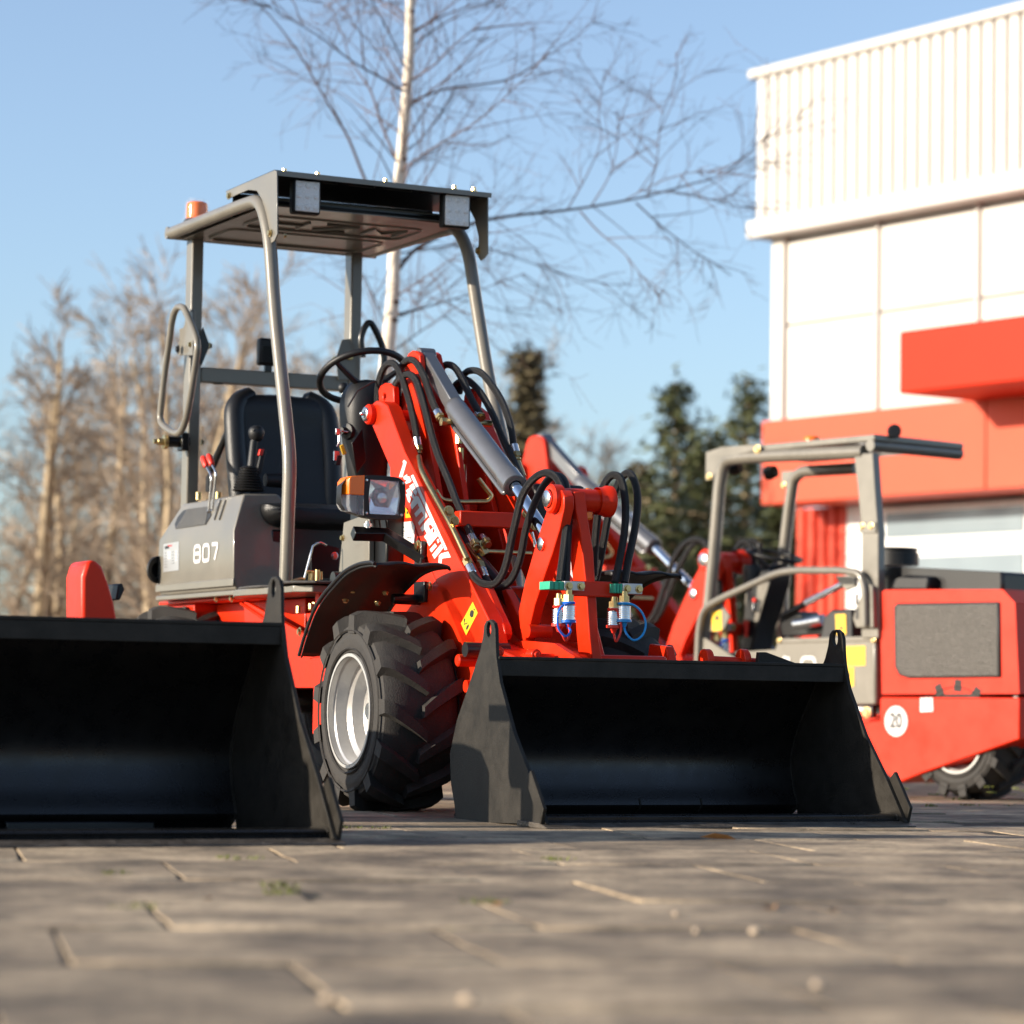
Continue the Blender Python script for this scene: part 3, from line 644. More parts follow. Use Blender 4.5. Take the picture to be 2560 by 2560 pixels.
hose('boom_hose', Us('Z3', [(1120,460),(1155,320),(1215,278),(1300,300),(1400,420),(1480,560),(1535,730),(1560,880)], .60), R1, LD)
def fit2(c, p0, p1, u, parent=LD, **k):
    a, b = U(c, *p0, u), U(c, *p1, u); return fitting(a, b-a, parent, **k)
fit2('Z3', (778,815), (800,960), .365, L=.035, brass=.02); fit2('Z3', (940,605), (970,660), .40, L=.03, brass=.015)
fit2('Z3', (1215,1605), (1270,1720), .375, L=.035, brass=.02); fit2('Z3', (1560,875), (1595,1010), .60, L=.035, brass=.02)
fit2('X2', (270,1640), (160,1400), .325, L=.04, brass=.025); fit2('X2', (470,1700), (370,1450), .385, L=.04, brass=.025)
fit2('Z3', (1270,620), (1310,670), .53, L=.025, brass=.012); fit2('Z3', (1305,1615), (1360,1690), .42, L=.03, brass=.02)
pz0 = [(797,970,.338),(815,1080,.314),(930,1300,.311),(1060,1530,.311),(1185,1795,.316)]
p = M(); p.tube(fillet([F1.U('Z3', a_, b_, c_) for a_, b_, c_ in pz0], .04), .0095, 12); mk('steel_pipe', p, ZINC, LD)
for c, pts, u, r in (('Z3', [(1590,1000),(1640,1130)], .60, .009), ('X2', [(180,1180),(300,1360),(380,1440)], .385, .010)):
    p = M(); p.tube(fillet(Us(c, pts, u), .04), r, 12); mk('steel_pipe', p, ZINC, LD)
p = M(); p.tube(fillet(Vs('Z3', [(930,1240),(975,1318),(1120,1338),(1350,1335),(1385,1290),(1275,1150)], .10), .03), .0085, 10); mk('steel_pipe', p, ZINC, LD)
p = M(); p.tube(Vs('X2', [(330,1270),(450,1278),(1210,1312)], -.12), .0085, 10); mk('steel_pipe', p, ZINC, LD)
c = VV('X2', 400, 1230, -.13); p = M(); p.hexbar(c + V((-.01,0,.02)), c + V((.012,-.012,-.02)), .018); mk('elbow_fitting', p, ZINC, LD, smooth=30)
p = M(); p.tube(Vs('X2', [(1215,970),(1255,1090),(1280,1200)], -.25), [.006,.0045,.0075], 10); mk('grease_lever', p, STEEL, LD)
# ---- second lift cylinder lower down, dark
p = M(); p.cyl((.47,.34,1.0), (.47,-.42,.6), .026); p.cyl((.41,.30,.92),(.41,-.3,.6),.02); mk('lift_cylinder', p, BLACK, LD)
for x, y in ((1120,820),(1130,950),(1140,1080)):
    q = VV('Z3', x, y, .28); p = M(); p.hexbar(q + Z_*.02, q - Z_*.02, .013); mk('valve_nut', p, ZINC, LD, smooth=30)
p = M(); p.box((.40,.2,.82),(.58,.34,.93)); mk('control_valve', p, BLACK, LD, bevel=.006)
# ---- lower lift links and front frame body
for u, a, b in ((.345, [(270,120),(350,130),(395,220),(470,400),(600,690),(620,800),(590,880),(540,870),(480,700),(380,420),(300,230)], (0,)), (.43, [(570,200),(630,180),(690,300),(790,510),(870,690),(890,780),(870,870),(800,880),(740,800),(660,520)], (0,))):
    o_ = Us('Y5', a, u); p = M(); p.prism(o_, (.028,0,0)); mk('lower_link', p, RED, LD, bevel=.004)
c = VV('Y5', 1080, 760, -.52); p = M(); p.cyl((VV('Y5', 930, 760, -.52).x, -.52, c.z), (VV('Y5', 1240, 760, -.52).x, -.52, c.z), .022); mk('cross_tube', p, RED, LD)
p = M(); p.prism([V((.30,.55,.25)),V((.30,-.25,.2)),V((.30,-.62,.36)),V((.30,-.66,.5)),V((.30,-.35,.56)),V((.30,-.1,.74)),V((.30,.5,.8))], (.34,0,0)); FF = mk('front_frame', p, RED, LD, bevel=.006)
p = M(); p.prism(Us('Y5', [(560,960),(880,890),(1300,930),(1640,1150),(1640,1300),(480,1300)], .40), (.02,0,0)); mk('frame_web', p, RED, LD)
p = M(); p.box((.33,-.72,.40),(.80,-.6,.515)); mk('hitch_beam', p, RED, LD, bevel=.012)
for x, y in ((1060,1085),(540,1050)):
    q = VV('Y5', x, y, -.735); p = M(); p.cyl(q, q + Y_*.05, .018); p.cyl(q - Y_*.008, q, .010); mk('stop_boss', p, RED, LD, bevel=.003)
p = M(); p.box((.36,.5,.3),(.60,1.1,.55)); p.cyl((.48,.78,.25),(.48,.78,.72),.07); mk('articulation_joint', p, DGREY, LD, bevel=.01)
# ---- fender
fe = Us('X4', [(40,1190),(100,980),(200,700),(300,525),(400,400),(560,230),(700,150),(800,125),(885,118)], -.02)
fp = [(q.y, q.z) for q in fe]; fp = [(p_[0], p_[1]) for p_ in catmull([V((a,b,0)) for a,b in fp], 4)]
fp.append((fp[-1][0]-.02, fp[-1][1]-.006))
def fender(du, flip):
    m = M(); n = len(fp); vs = []; us = [0,.008,.045,.075,.11,.14,.17,.20,.23,.262,.268]
    hs = [-.012,0,.0,.006,.006,.0,.0,.006,.006,0,-.012]
    for k, (uu, hh) in enumerate(zip(us, hs)):
        for i, (v, z) in enumerate(fp):
            a = fp[max(i-1,0)]; b = fp[min(i+1,n-1)]; d = V((b[0]-a[0], b[1]-a[1])).normalized(); nn = V((d.y,-d.x)); nn = nn if nn.y > 0 or nn.x > 0 else -nn
            w = uu if not flip else .268-uu
            vs.append(V((du-.02+w, v + nn.x*hh, z + nn.y*hh)))
    fs = [(k*n+i, k*n+i+1, (k+1)*n+i+1, (k+1)*n+i) for k in range(len(us)-1) for i in range(n-1)]
    m.add(vs, fs); o = mk('fender', m, PLAST, LD, smooth=50, fixn=True)
    s = o.modifiers.new('solid', 'SOLIDIFY'); s.thickness = .006; s.offset = -1
    return o
FE = fender(0, False)
p = M(); p.tube([V((-.022, a_, b_)) for a_, b_ in fp], .0065, 8); mk('fender_lip', p, PLAST, FE); fender(.85, True)
for x, y in ((655,435),(570,550),(1030,465),(940,580)):
    q = F1.U('X4', x, y, .11); 
    q = V((VV('X4', x, y, .16 if x < 700 else .02).x, .16 if x < 700 else .02, VV('X4', x, y, .16 if x < 700 else .02).z)); bolt('bolt', q, V((-.2,-.3,-1)), .008, FE)
p = M(); p.cyl((.2,.12,.70),(.33,.12,.70),.018); p.box((.285,.05,.69),(.30,.14,.76)); mk('fender_bracket', p, BLACK, LD, bevel=.003)
q = U('X4', 1545, 395, .284); bolt('bolt', q, -X_, .011, LD)
# ================================================================== rear body of the main loader
def loft(sections, close=True):
    """sections: list of equal-length point rings"""
    m = M(); n = len(sections[0]); vs = [p for s in sections for p in s]
    fs = [(i*n+k, i*n+(k+1)%n, (i+1)*n+(k+1)%n, (i+1)*n+k) for i in range(len(sections)-1) for k in range(n)]
    if close: fs += [tuple(range(n-1,-1,-1)), tuple((len(sections)-1)*n+k for k in range(n))]
    return m.add(vs, fs)
# ---- hood side pods (cross section in u,z swept along v with slanted ends)
def pod(mirror):
    um = lambda u: u if not mirror else .985-u
    sec = [(.062,.757),(.05,.80),(.05,.976),(.10,1.118),(.235,1.122),(.275,1.08),(.275,.757)]
    if mirror: sec = [(.062,.757),(.05,.80),(.05,.976),(.10,1.118),(.235,1.122),(.275,1.08),(.275,.757)]
    rear = {0:2.16,1:2.185,2:2.165,3:2.03,4:2.03,5:2.06,6:2.16}; front = {0:1.285,1:1.275,2:1.285,3:1.325,4:1.325,5:1.31,6:1.285}
    A = [V((um(u), front[i], z)) for i,(u,z) in enumerate(sec)]; B = [V((um(u), rear[i], z)) for i,(u,z) in enumerate(sec)]
    return mk('hood', loft([A,B]), GREY, LD, bevel=.008, bseg=3)
HD = pod(False); pod(True)
p = M(); p.box((.27,1.36,.757),(.72,2.17,1.05)); mk('engine_cover', p, DGREY, LD, bevel=.02)
p = M(); p.box((.05,1.275,.738),(.94,2.19,.7565)); mk('hood_skirt', p, GREY, LD, bevel=.004)
p = M(); p.prism([V((.05+.002,1.275,.772)),V((.05+.002,1.275,.80)),V((.05+.002,2.185,.80)),V((.05+.002,2.185,.772))], (-.006,0,0)); mk('hood_bead', p, GREY, HD, bevel=.0025)
# rear cap
p = M(); p.lathe((.05,2.15,.86),(-.3,1,0),[(.055,0),(.055,.012),(.03,.012),(.028,.05),(0,.05)],20); mk('fuel_cap', p, PLAST, LD)
# ---- 807, nameplate, mesh grille
hu = .05
c0 = U('Z2', 398, 1482, hu); exv = (U('Z2', 560, 1455, hu) - c0); ex = -Y_; ey = Z_
m = M(); hgt = U('Z2', 398, 1345, hu).z - c0.z; tot = abs((U('Z2', 608, 1335, hu) - U('Z2', 396, 1345, hu)).y)
w = tot*.27
for i, ch in enumerate('807'):
    o_ = V((hu-.0022, c0.y - .012 - i*tot*.335, c0.z + .008)); stroke_glyph(m, ch, -Y_, Z_ + Y_*.0, o_, w*.85, hgt*.9, .0135, V((0,0,0)))
mk('number_807', m, WHITE, HD, smooth=0, fixn=False)
npt = sticker('nameplate', 'Z2', [(160,1322),(284,1300),(282,1530),(157,1548)], hu, PLATE, HD)
ink(npt, 'Z2', [[(172,1340),(205,1332),(205,1355),(172,1363)]] + [[(167,y),(190,y-4),(190,y-1),(167,y+3)] for y in (1392,1415,1440,1462,1484,1506)] + [[(226,y-8),(250,y-12),(250,y-9),(226,y-5)] for y in (1392,1415,1440,1462,1484)], hu)
ink(npt, 'Z2', [[(195,1330),(230,1326),(228,1338),(193,1342)]], hu, material=INKR)
ink(npt, 'Z2', [[(192,y-6),(220,y-10),(220,y-2),(192,y+2)] for y in (1390,1413,1438)] + [[(252,y-14),(270,y-17),(270,y-9),(252,y-6)] for y in (1390,1413,1438,1462)], hu, material=WHITE)
sa, sb = V((.05,0,.976)), V((.10,0,1.118)); sl_ = (sb-sa).normalized(); sn = V((-sl_.z,0,sl_.x)); sn = sn if sn.x < 0 else -sn
def onslope(c, x, y, d=.0015):
    r = ray(px(c, x, y)); n = F1.e[0]*sn.x + F1.e[2]*sn.z; p0 = F1.O + F1.e[0]*.05 + F1.e[2]*.976
    t = (p0-CAM).dot(n)/r.dot(n); return F1.loc(CAM + r*t) + sn*d
g = [onslope('Z2', x, y) for x, y in ((258,1200),(252,1160),(275,1105),(320,1052),(360,1040),(530,1018),(545,1090),(500,1165))]
p = M(); p.prism(g, sn*.001); GR = mk('grille', p, INK, HD, smooth=0)
gb = M()
for i in range(13):
    t = (i+.5)/13; a = g[0].lerp(g[4], t); b = g[7].lerp(g[5], t); k0 = .02 if t < .6 else .0
    a = a.lerp(b, max(0, -.0 + (0 if t > .2 else .0))); d = (b-a); gb.obox((a+b)*.5 + sn*.0025, d*.5, sl_*.0011, sn*.0008)
for i in range(26):
    t = (i+.5)/26; a = g[0].lerp(g[7], t); b = g[4].lerp(g[5], t); gb.obox((a+b)*.5 + sn*.0026, (b-a)*.5, (g[7]-g[0]).normalized()*.0009, sn*.0008)
mk('grille_bars', gb, GREY, GR, smooth=0)
# lever slots
for x in (585, 625):
    s0, s1 = onslope('Z2', x-15, 1130, .001), onslope('Z2', x+38, 965, .001); p = M(); p.tube([s0, s0.lerp(s1,.05), s0.lerp(s1,.95), s1], [.001,.005,.005,.001], 8, squash=(1,1)); mk('lever_slot', p, INK, HD)
# two red-tipped levers, hand brake, joystick
for x0, x1, yk, xt, yt in ((540,545,775,485,650),(570,580,745,530,635)):
    b0 = onslope('Z2', x0, 1060, .01); uu = b0.x; k = U('Z2', x1, yk, uu); t = U('Z2', xt+18, yt+48, uu); tt = U('Z2', xt-10, yt-30, uu)
    e = empty('red_lever', parent=LD); p = M(); p.tube(fillet([b0, k, t], .02), .0045, 10); mk('lever_rod', p, STEEL, e)
    p = M(); p.tube([t, t.lerp(tt,.1), t.lerp(tt,.8), tt], [.008,.0115,.013,.009], 12); mk('lever_grip', p, REDC, e)
p = M(); a = onslope('Z2', 530, 1062, .01); p.cyl(a, a + V((.05,-.03,.0)), .008); mk('lever_pivot', p, STEEL, LD)
hb = [F1.U('Z2', x, y, .17) for x, y in ((505,900),(510,780),(560,680),(650,470),(668,420))]
p = M(); p.tube([hb[2].lerp(hb[1],.5)] + hb[2:], [.012,.015,.013,.009], 10); e = mk('hand_brake', p, DGREY, LD)
p = M(); p.prism([hb[0]+Y_*.015, hb[0]-Y_*.02, hb[1]-Y_*.02, hb[2]-Y_*.01, hb[1]+Y_*.02], (.008,0,0)); mk('brake_bracket', p, PLAST, e)
p = M(); p.cyl(hb[4], hb[4].lerp(hb[3],-.25), .006); mk('release_button', p, BLACK, e)
for x in (440, 598):
    q = F1.U('Z2', x, 965, .15); p = M(); p.cyl(q, q + Z_*.03, .012); mk('pin_bushing', p, ZINC, LD)
jb = V((.165, 1.42, 1.118)); e = empty('joystick', parent=LD)
js = F1.Vv('Z2', 840, 895, jb.y); jt = F1.Vv('Z2', 905, 420, jb.y)
jz = js.z; p = M(); pr = []
for i in range(9):
    t = i/8; r = .058 - .026*t; h = jz + t*.082; pr += [(r, h), (r*1.02+.003, h+.004), (r*.9, h+.0085)]
pr += [(.02, jz+.095), (.0, jz+.095)]
p.lathe((js.x, jb.y, 0), Z_, pr, 28); mk('boot', p, PLAST, e, smooth=60)
p = M(); p.tube([V((js.x, jb.y, jz+.06)), VV('Z2', 870, 690, jb.y), VV('Z2', 885, 500, jb.y), VV('Z2', 900, 470, jb.y)], [.019,.019,.015,.014], 14); mk('stick', p, PLAST, e)
kc = VV('Z2', 905, 425, jb.y); p = M(); p.lathe(kc, Z_, [(0,-.034),(.016,-.032),(.026,-.02),(.031,0),(.029,.012),(.022,.022),(.010,.027),(0,.028)], 24); mk('knob', p, PLAST, e, smooth=60)
p = M(); p.lathe(kc + V((-.022,-.022,.008)), (-1,-1,.3), [(0,.002),(.005,.002),(.005,-.01)], 10); mk('knob_button', p, INK, e)
a = VV('Z2', 940, 660, 1.5); p = M(); p.obox(a, X_*.011, Y_*.008, V((.01,0,.045))); e2 = mk('seat_belt_buckle', p, PLAST, LD, bevel=.004)
p = M(); p.obox(a + V((-.002,-.004,.036)), X_*.008, Y_*.008, V((.003,0,.012))); mk('release_tab', p, REDC, e2, bevel=.002)
# ---- seat
def padded(name, ring_fn, n, material, parent, sub=1): return mk(name, loft([ring_fn(i) for i in range(n)]), material, parent, smooth=60, sub=sub)
seat = empty('seat', parent=LD)
def back_ring(i):
    t = i/9; z = .985 + .555*t; w = (.20,.215,.222,.225,.228,.228,.226,.222,.212,.18)[i]; cu = .375 + .0*t; vv = 1.60 + .13*t
    return [V((cu + w*math.copysign(abs(math.cos(a))**.6, math.cos(a)), vv + (.055 if math.sin(a) > 0 else .05)*math.copysign(abs(math.sin(a))**.6, math.sin(a)) - (.05*abs(math.cos(a))**6 if 1 < i < 8 else .02), z)) for a in [2*math.pi*k/20 for k in range(20)]]
padded('backrest', back_ring, 10, VINYL, seat)
for s_ in (-1, 1):
    p = M(); p.tube(catmull([V((.375+s_*w_, v_, z_)) for w_, v_, z_ in ((.10,1.725,1.53),(.182,1.69,1.48),(.195,1.655,1.36),(.192,1.62,1.2),(.185,1.60,1.06))], 5), [.02]+[.042]*19+[.03], 10); mk('bolster', p, VINYL, seat)
for zz, ww, vv_ in ((1.47,.12,1.668),(1.36,.14,1.645),(1.22,.15,1.617),(1.10,.14,1.592)):
    p = M(); p.tube([V((.375-ww,vv_-.0,zz)), V((.375,vv_-.004,zz-.012)), V((.375+ww,vv_,zz))], .005, 6); mk('seam', p, VINYL, seat)
def cush_ring(i):
    t = i/6; v = 1.22 + .42*t; h = (.03,.05,.056,.056,.056,.056,.05)[i]
    return [V((.375 + .215*math.copysign(abs(math.cos(a))**.5, math.cos(a)), v, 1.04 + h*math.copysign(abs(math.sin(a))**.6, math.sin(a)) + (.025*abs(math.cos(a))**5))) for a in [2*math.pi*k/20 for k in range(20)]]
padded('cushion', cush_ring, 7, VINYL, seat)
a, b = VV('Z2', 975, 805, 1.42), VV('Z2', 1120, 810, 1.42)
p = M(); p.tube([V((a.x,1.42,a.z)), V((a.x+.03,1.42,a.z)), V((b.x+.05,1.42,a.z))], [.024,.027,.027], 16); mk('armrest', p, PLAST, seat)
p = M(); p.box((.2,1.3,.93),(.55,1.62,.99)); mk('suspension', p, BLACK, seat, bevel=.01)
p = M(); p.box((.24,1.295,.757),(.74,1.36,1.07)); SB = mk('seat_box', p, DGREY, LD, bevel=.01)
# ---- footwell, step, mats, pedal
stp = F1.Us('Y8', [(175,1120),(1290,1095)], .0)
vA, vB = 1.125, .47
p = M(); p.prism([V((.0,vA,.728)),V((.0,vA-.12,.728)),V((.012,vA-.30,.728)),V((.0,vB+.06,.728)),V((.05,vB,.728)),V((.95,vB,.728)),V((.985,vA,.728)),V((.985,1.28,.728)),V((.05,1.28,.728))], (0,0,.024)); FLP = mk('foot_plate', p, GREY, LD, bevel=.003)
def rmat(pts, z, name='rubber_mat'):
    m = M(); m.prism([V((u,v,z)) for u,v in pts], (0,0,.009)); return mk(name, m, RUBMAT, LD, bevel=.004)
rmat([(.01,1.11),(-.002,.98),(.0,.86),(.06,.80),(.2,.80),(.25,1.26),(.06,1.26)], .753); rmat([(-.01,.70),(-.035,.6),(-.02,.50),(.04,.42),(.5,.42),(.5,.75),(.05,.76)], .757)
pd = VV('Y8', 1440, 880, .62)
e = empty('pedal', parent=LD)
p = M(); p.box((pd.x-.012,.60,.765),(pd.x-.002,.64,pd.z+.01)); p.cyl(VV('Y8', 1330, 830, .62), VV('Y8', 1450, 835, .62), .006); p.cyl(VV('Y8', 1500, 980, .6), VV('Y8', 1505, 800, .6), .0085); p.cyl(VV('Y8', 1550, 960, .6), VV('Y8', 1550, 830, .6), .008); mk('pedal_linkage', p, ZINC, e, smooth=30)
p = M(); p.tube([VV('Y8', *q, .64) for q in ((1290,960),(1390,580),(1430,420),(1500,370),(1560,365),(1650,410))], .004, 8); mk('pedal_cable', p, STEEL, e)
p = M(); p.tube(Vs('Y8', [(1095,985),(1250,945),(1290,960)], .63), .007, 8); mk('pedal_rod', p, ZINC, e)
p = M(); p.prism(Vs('Y8', [(1420,940),(1400,560),(1440,440),(1560,380),(1700,410),(1860,450),(1840,940)], 1.0), (0,.02,0)); mk('floor_cover', p, BLACK, LD, bevel=.004)
bolt('bolt', VV('Y8', 1778, 578, .999), -Y_, .010, LD, STEEL)
c = VV('Y8', 1750, 950, .45); p = M(); p.cyl(c, c + V((.06,.0,.0)), .026, 20); mk('rubber_stop', p, DGREY, LD)
# front cowl panel (grey, between footwell and tower)
cw_ = [F1.U('Y6', x, y, .24) for x, y in ((-90,1640),(-110,1350),(-60,1050),(40,1000),(180,1000),(180,1640))]
p = M(); p.prism([F1.U('Z3', x, y, .22) for x, y in ((150,1900),(190,1500),(350,1440),(395,1470),(395,1900))], (.02,0,0)); CW = mk('cowl_panel', p, GREY, LD, bevel=.003)
p = M(); p.box((.242,.28,.80),(.36,.62,1.02)); mk('cowl_core', p, BLACK, LD, bevel=.008)
bolt('bolt', F1.U('Z3', 185, 1625, .219), -X_, .008, CW)
# ---- red chassis under the hood
p = M(); p.box((.10,1.22,.725),(.89,2.30,.737)); p.box((.13,1.95,.42),(.86,2.28,.724)); p.box((.22,.98,.40),(.77,1.945,.724)); mk('chassis', p, RED, LD, bevel=.003)
p = M(); p.prism([V((.135,1.40,.724)),V((.135,.62,.56)),V((.135,.62,.40)),V((.135,1.35,.40))], (.02,0,0)); mk('chassis_rail', p, RED, LD, bevel=.003)
p = M(); p.tube([V((.128,1.42,.715)), V((.128,1.0,.61))], .005, 6); mk('brake_line', p, RED, LD)
p = M(); p.prism([V((.10,.66,.66)),V((.10,.52,.35)),V((.10,.46,.30)),V((.10,.46,.66))], (.025,0,0)); p.box((.10,.44,.50),(.2,.62,.58)); p.box((.09,.40,.24),(.13,.55,.40)); mk('support_bracket', p, RED, LD, bevel=.003)
p = M(); p.box((.11,.56,.60),(.14,.60,.73)); mk('hanger_strap', p, RED, LD, bevel=.002)
for x, y in ((1200,1440),(1400,1400),(1460,1380)):
    q = VV('Y8', x, y, .5); p = M(); p.hexbar(q - Z_*.012, q + Z_*.012, .009); mk('linkage_nut', p, ZINC, LD, smooth=30)
for c, x, y in (('Y1', 905, 600), ('Z6', 790, 125), ('Z6', 895, 125)): bolt('bolt', F1.U(c, x, y, .098), -X_, .011, LD)
# ---- canopy: posts, roof
def side_post(u):
    pts = [V((u,.76,.754)), V((u,.742,1.205)), V((u,.93,1.76)), V((u,1.0,2.04)), V((u,1.10,2.185)), V((u,1.30,2.193)), V((u,2.13,2.203))]
    f = fillet(pts, .09, 8); m = M(); m.tube(f, .0245, 20); return mk('canopy_post', m, GREY, LD)
side_post(.06); 
def side_post_r(u):
    pts = [V((u,.66,.754)), V((u,.74,1.2)), V((u,.945,1.58)), V((u,1.055,1.85)), V((u,1.14,2.07)), V((u,1.25,2.175)), V((u,1.5,2.185)), V((u,2.13,2.195))]
    f = fillet(pts, .09, 8); m = M(); m.tube(f, .0245, 20); return mk('canopy_post', m, GREY, LD)
side_post_r(.915)
p = M(); p.tube([V((.04,2.13,2.203)), V((.94,2.13,2.195))], .0245, 16); mk('roof_cross_tube', p, GREY, LD)
for u in (.06, .915):
    p = M(); p.tube([V((u,.76 if u < .5 else .66,.745)), V((u,.76 if u < .5 else .66,.775))], .03, 20); mk('post_foot', p, GREY, LD)
for u0_, u1_ in ((.122,.171),(.804,.853)):
    zt = 2.19; p = M(); p.box((u0_,2.05,1.04),(u1_,2.125,zt)); mk('rear_post', p, GREY, LD, bevel=.006)
p = M(); p.box((.172,2.054,1.607),(.803,2.106,1.667)); mk('rear_crossbar', p, GREY, LD, bevel=.005)
p = M(); p.cyl((.25,2.075,1.6085),(.25,2.075,1.6045),.02); mk('drain_hole', p, INK, LD)
# roof panel with pressed ribs and letters seen from below
rp = M(); rp.prism([V((.095,1.12,2.168)),V((.895,1.12,2.166)),V((.895,2.10,2.176)),V((.095,2.10,2.178))], (0,0,.004)); RP = mk('roof_panel', rp, GREY, LD)
m = M()
def rrect(u0_, v0, u1_, v1, z): 
    pts = fillet([V((u0_+.1,v0,z)), V((u1_,v0,z)), V((u1_,v1,z)), V((u0_,v1,z)), V((u0_,v0,z)), V((u0_+.1,v0,z))], .06, 5); m.tube(pts, .007, 6)
rrect(.17,1.33,.82,1.62,2.170); rrect(.17,1.72,.82,2.02,2.174)
for k, ch in enumerate('HZM'):
    o_ = V((.24 + k*.2, 1.40, 2.1665)); ex, ey = X_, Y_
    P_ = {'H': [[(0,0),(0,1)],[(1,0),(1,1)],[(0,.5),(1,.5)]], 'Z': [[(0,1),(1,1),(0,0),(1,0)]], 'M': [[(0,0),(0,1),(.5,.35),(1,1),(1,0)]]}[ch]
    for pl in P_: m.tube([o_ + X_*(x*.13) + Y_*((1-y)*.15) for x, y in pl], .0055, 6)
mk('pressed_ribs', m, GREY, RP)
p = M(); p.tube([V((.08,1.16,2.19)), V((.90,1.16,2.185))], .018, 14); mk('roof_cross_tube', p, GREY, LD)
p = M(); p.tube([V((.30,1.13,2.18)), V((.80,1.13,2.17))], .008, 10); mk('wiring_conduit', p, PLAST, LD)
# visor: top sheet, lip and gussets
vis = empty('roof_visor', parent=LD)
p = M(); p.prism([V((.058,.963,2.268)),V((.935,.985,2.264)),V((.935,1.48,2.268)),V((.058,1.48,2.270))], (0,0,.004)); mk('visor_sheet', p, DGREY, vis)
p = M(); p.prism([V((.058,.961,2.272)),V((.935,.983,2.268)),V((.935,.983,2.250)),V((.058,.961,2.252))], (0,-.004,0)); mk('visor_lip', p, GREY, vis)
gl = Us('Z1', [(440,168),(700,55),(712,62),(714,400),(700,432),(682,446),(668,440),(664,400),(650,300),(634,215),(605,165),(560,160),(500,185),(445,212)], .055)
p = M(); p.prism(gl, (.005,0,0)); mk('visor_gusset', p, GREY, vis, bevel=.001)
gr = Us('Z1', [(1700,160),(1843,185),(1843,500),(1828,524),(1805,540),(1792,520),(1796,420),(1775,320),(1740,255),(1700,235)], .935)
p = M(); p.prism(gr, (.005,0,0)); mk('visor_gusset', p, GREY, vis, bevel=.001)
ribs = M()
for k in range(4):
    ribs.box((.20+.15*k,1.02,2.260),(.31+.15*k,1.05,2.2665)); ribs.box((.24+.15*k,1.07,2.260),(.35+.15*k,1.1,2.2665))
mk('visor_ribs', ribs, BLACK, vis, bevel=.003)
p = M(); p.box((.085,1.475,2.176),(.91,1.482,2.2675)); mk('visor_back', p, BLACK, vis)
p = M(); p.box((.088,1.125,2.183),(.905,2.1,2.19)); mk('roof_lining', p, BLACK, RP)
for x, y, u in ((458,192,.054),(678,392,.052)): bolt('bolt', U('Z1', x, y, u), -X_, .010, vis)
bolt('bolt', U('Z1', 1795, 488, .934), -X_, .011, vis); bolt('bolt', V((.09,.93,2.03)), V((1,-.4,0)), .008, vis)
for u in (.12, .25, .52, .80, .88):
    bolt('bolt', V((u, 1.02, 2.274)), Z_, .009, vis, h=.014)
# ---- LED work lights under the visor
def worklight(x0, y0, x1, y1, v):
    a = VV('Z1', x0, y1, v); b = VV('Z1', x1, y0, v); e = empty('work_light', parent=LD)
    p = M(); p.box((a.x-.006, v, a.z-.006), (b.x+.006, v+.045, b.z+.006)); mk('housing', p, PLAST, e, bevel=.01, bseg=3)
    p = M(); p.box((a.x+.002, v-.004, a.z+.002), (b.x-.002, v+.003, b.z-.002)); ln = mk('lens', p, LED, e, bevel=.004)
    p = M()
    for i in range(3):
        for j in range(3):
            c = V((a.x + (b.x-a.x)*(i+.5)/3, v-.004, a.z + (b.z-a.z)*(j+.5)/3)); p.lathe(c, -Y_, [(.011,0),(.009,.002),(.004,.003),(0,.003)], 14)
    mk('led', p, LED, e)
    p = M(); p.box(((a.x+b.x)/2-.03, v+.01, b.z+.004), ((a.x+b.x)/2+.03, v+.03, 2.262)); mk('light_bracket', p, BLACK, e)
worklight(808, 118, 945, 275, .985); worklight(1612, 195, 1748, 350, 1.0)
# rear work light on the crossbar
a = VV('Z1', 610, 1100, 2.05); b = VV('Z1', 690, 960, 2.05); e = empty('rear_work_light', parent=LD)
p = M(); p.box((a.x, 2.03, a.z), (b.x+.02, 2.075, b.z)); mk('housing', p, PLAST, e, bevel=.01)
p = M(); 
for k in range(8): p.box((a.x+.008, 2.018, a.z+.012+k*.0072*1.2), (b.x+.012, 2.03, a.z+.0155+k*.0072*1.2))
mk('cooling_fin', p, PLAST, e)
p = M(); p.box((a.x+.03, 2.045, 1.667), (a.x+.06, 2.06, a.z)); mk('light_bracket', p, BLACK, e)
# ---- beacon with protective film
bc = F1.U('Z1', 265, 300, .10); bc = V((.115, bc.y, 2.225)); e = empty('beacon', parent=LD); bz = VV('Z1', 265, 325, bc.y).z
p = M(); p.lathe((bc.x,bc.y,bz-.02), Z_, [(0,0),(.052,0),(.055,.01),(.05,.022),(.042,.028),(0,.028)], 28); mk('beacon_base', p, PLAST, e)
p = M(); p.lathe((bc.x,bc.y,bz+.006), Z_, [(.043,0),(.042,.05),(.040,.062),(.032,.068),(0,.07)], 28); mk('amber_dome', p, AMBER, e)
p = M(); p.lathe((bc.x,bc.y,bz+.006), Z_, [(0,.0),(.022,.002),(.022,.05),(0,.052)], 20); mk('reflector_core', p, REFL, e)
rw = random.Random(5); p = M(); pr = [(.060,-.012),(.062,0),(.052,.012),(.049,.05),(.048,.07),(.04,.084),(.02,.08),(0,.078)]; p.lathe((bc.x,bc.y,bz), Z_, pr, 30)
p.v = [(x+rw.uniform(-.003,.003), y+rw.uniform(-.003,.003), z+rw.uniform(-.003,.003)) for x,y,z in p.v]; mk('protective_film', p, FILM, e, smooth=20)
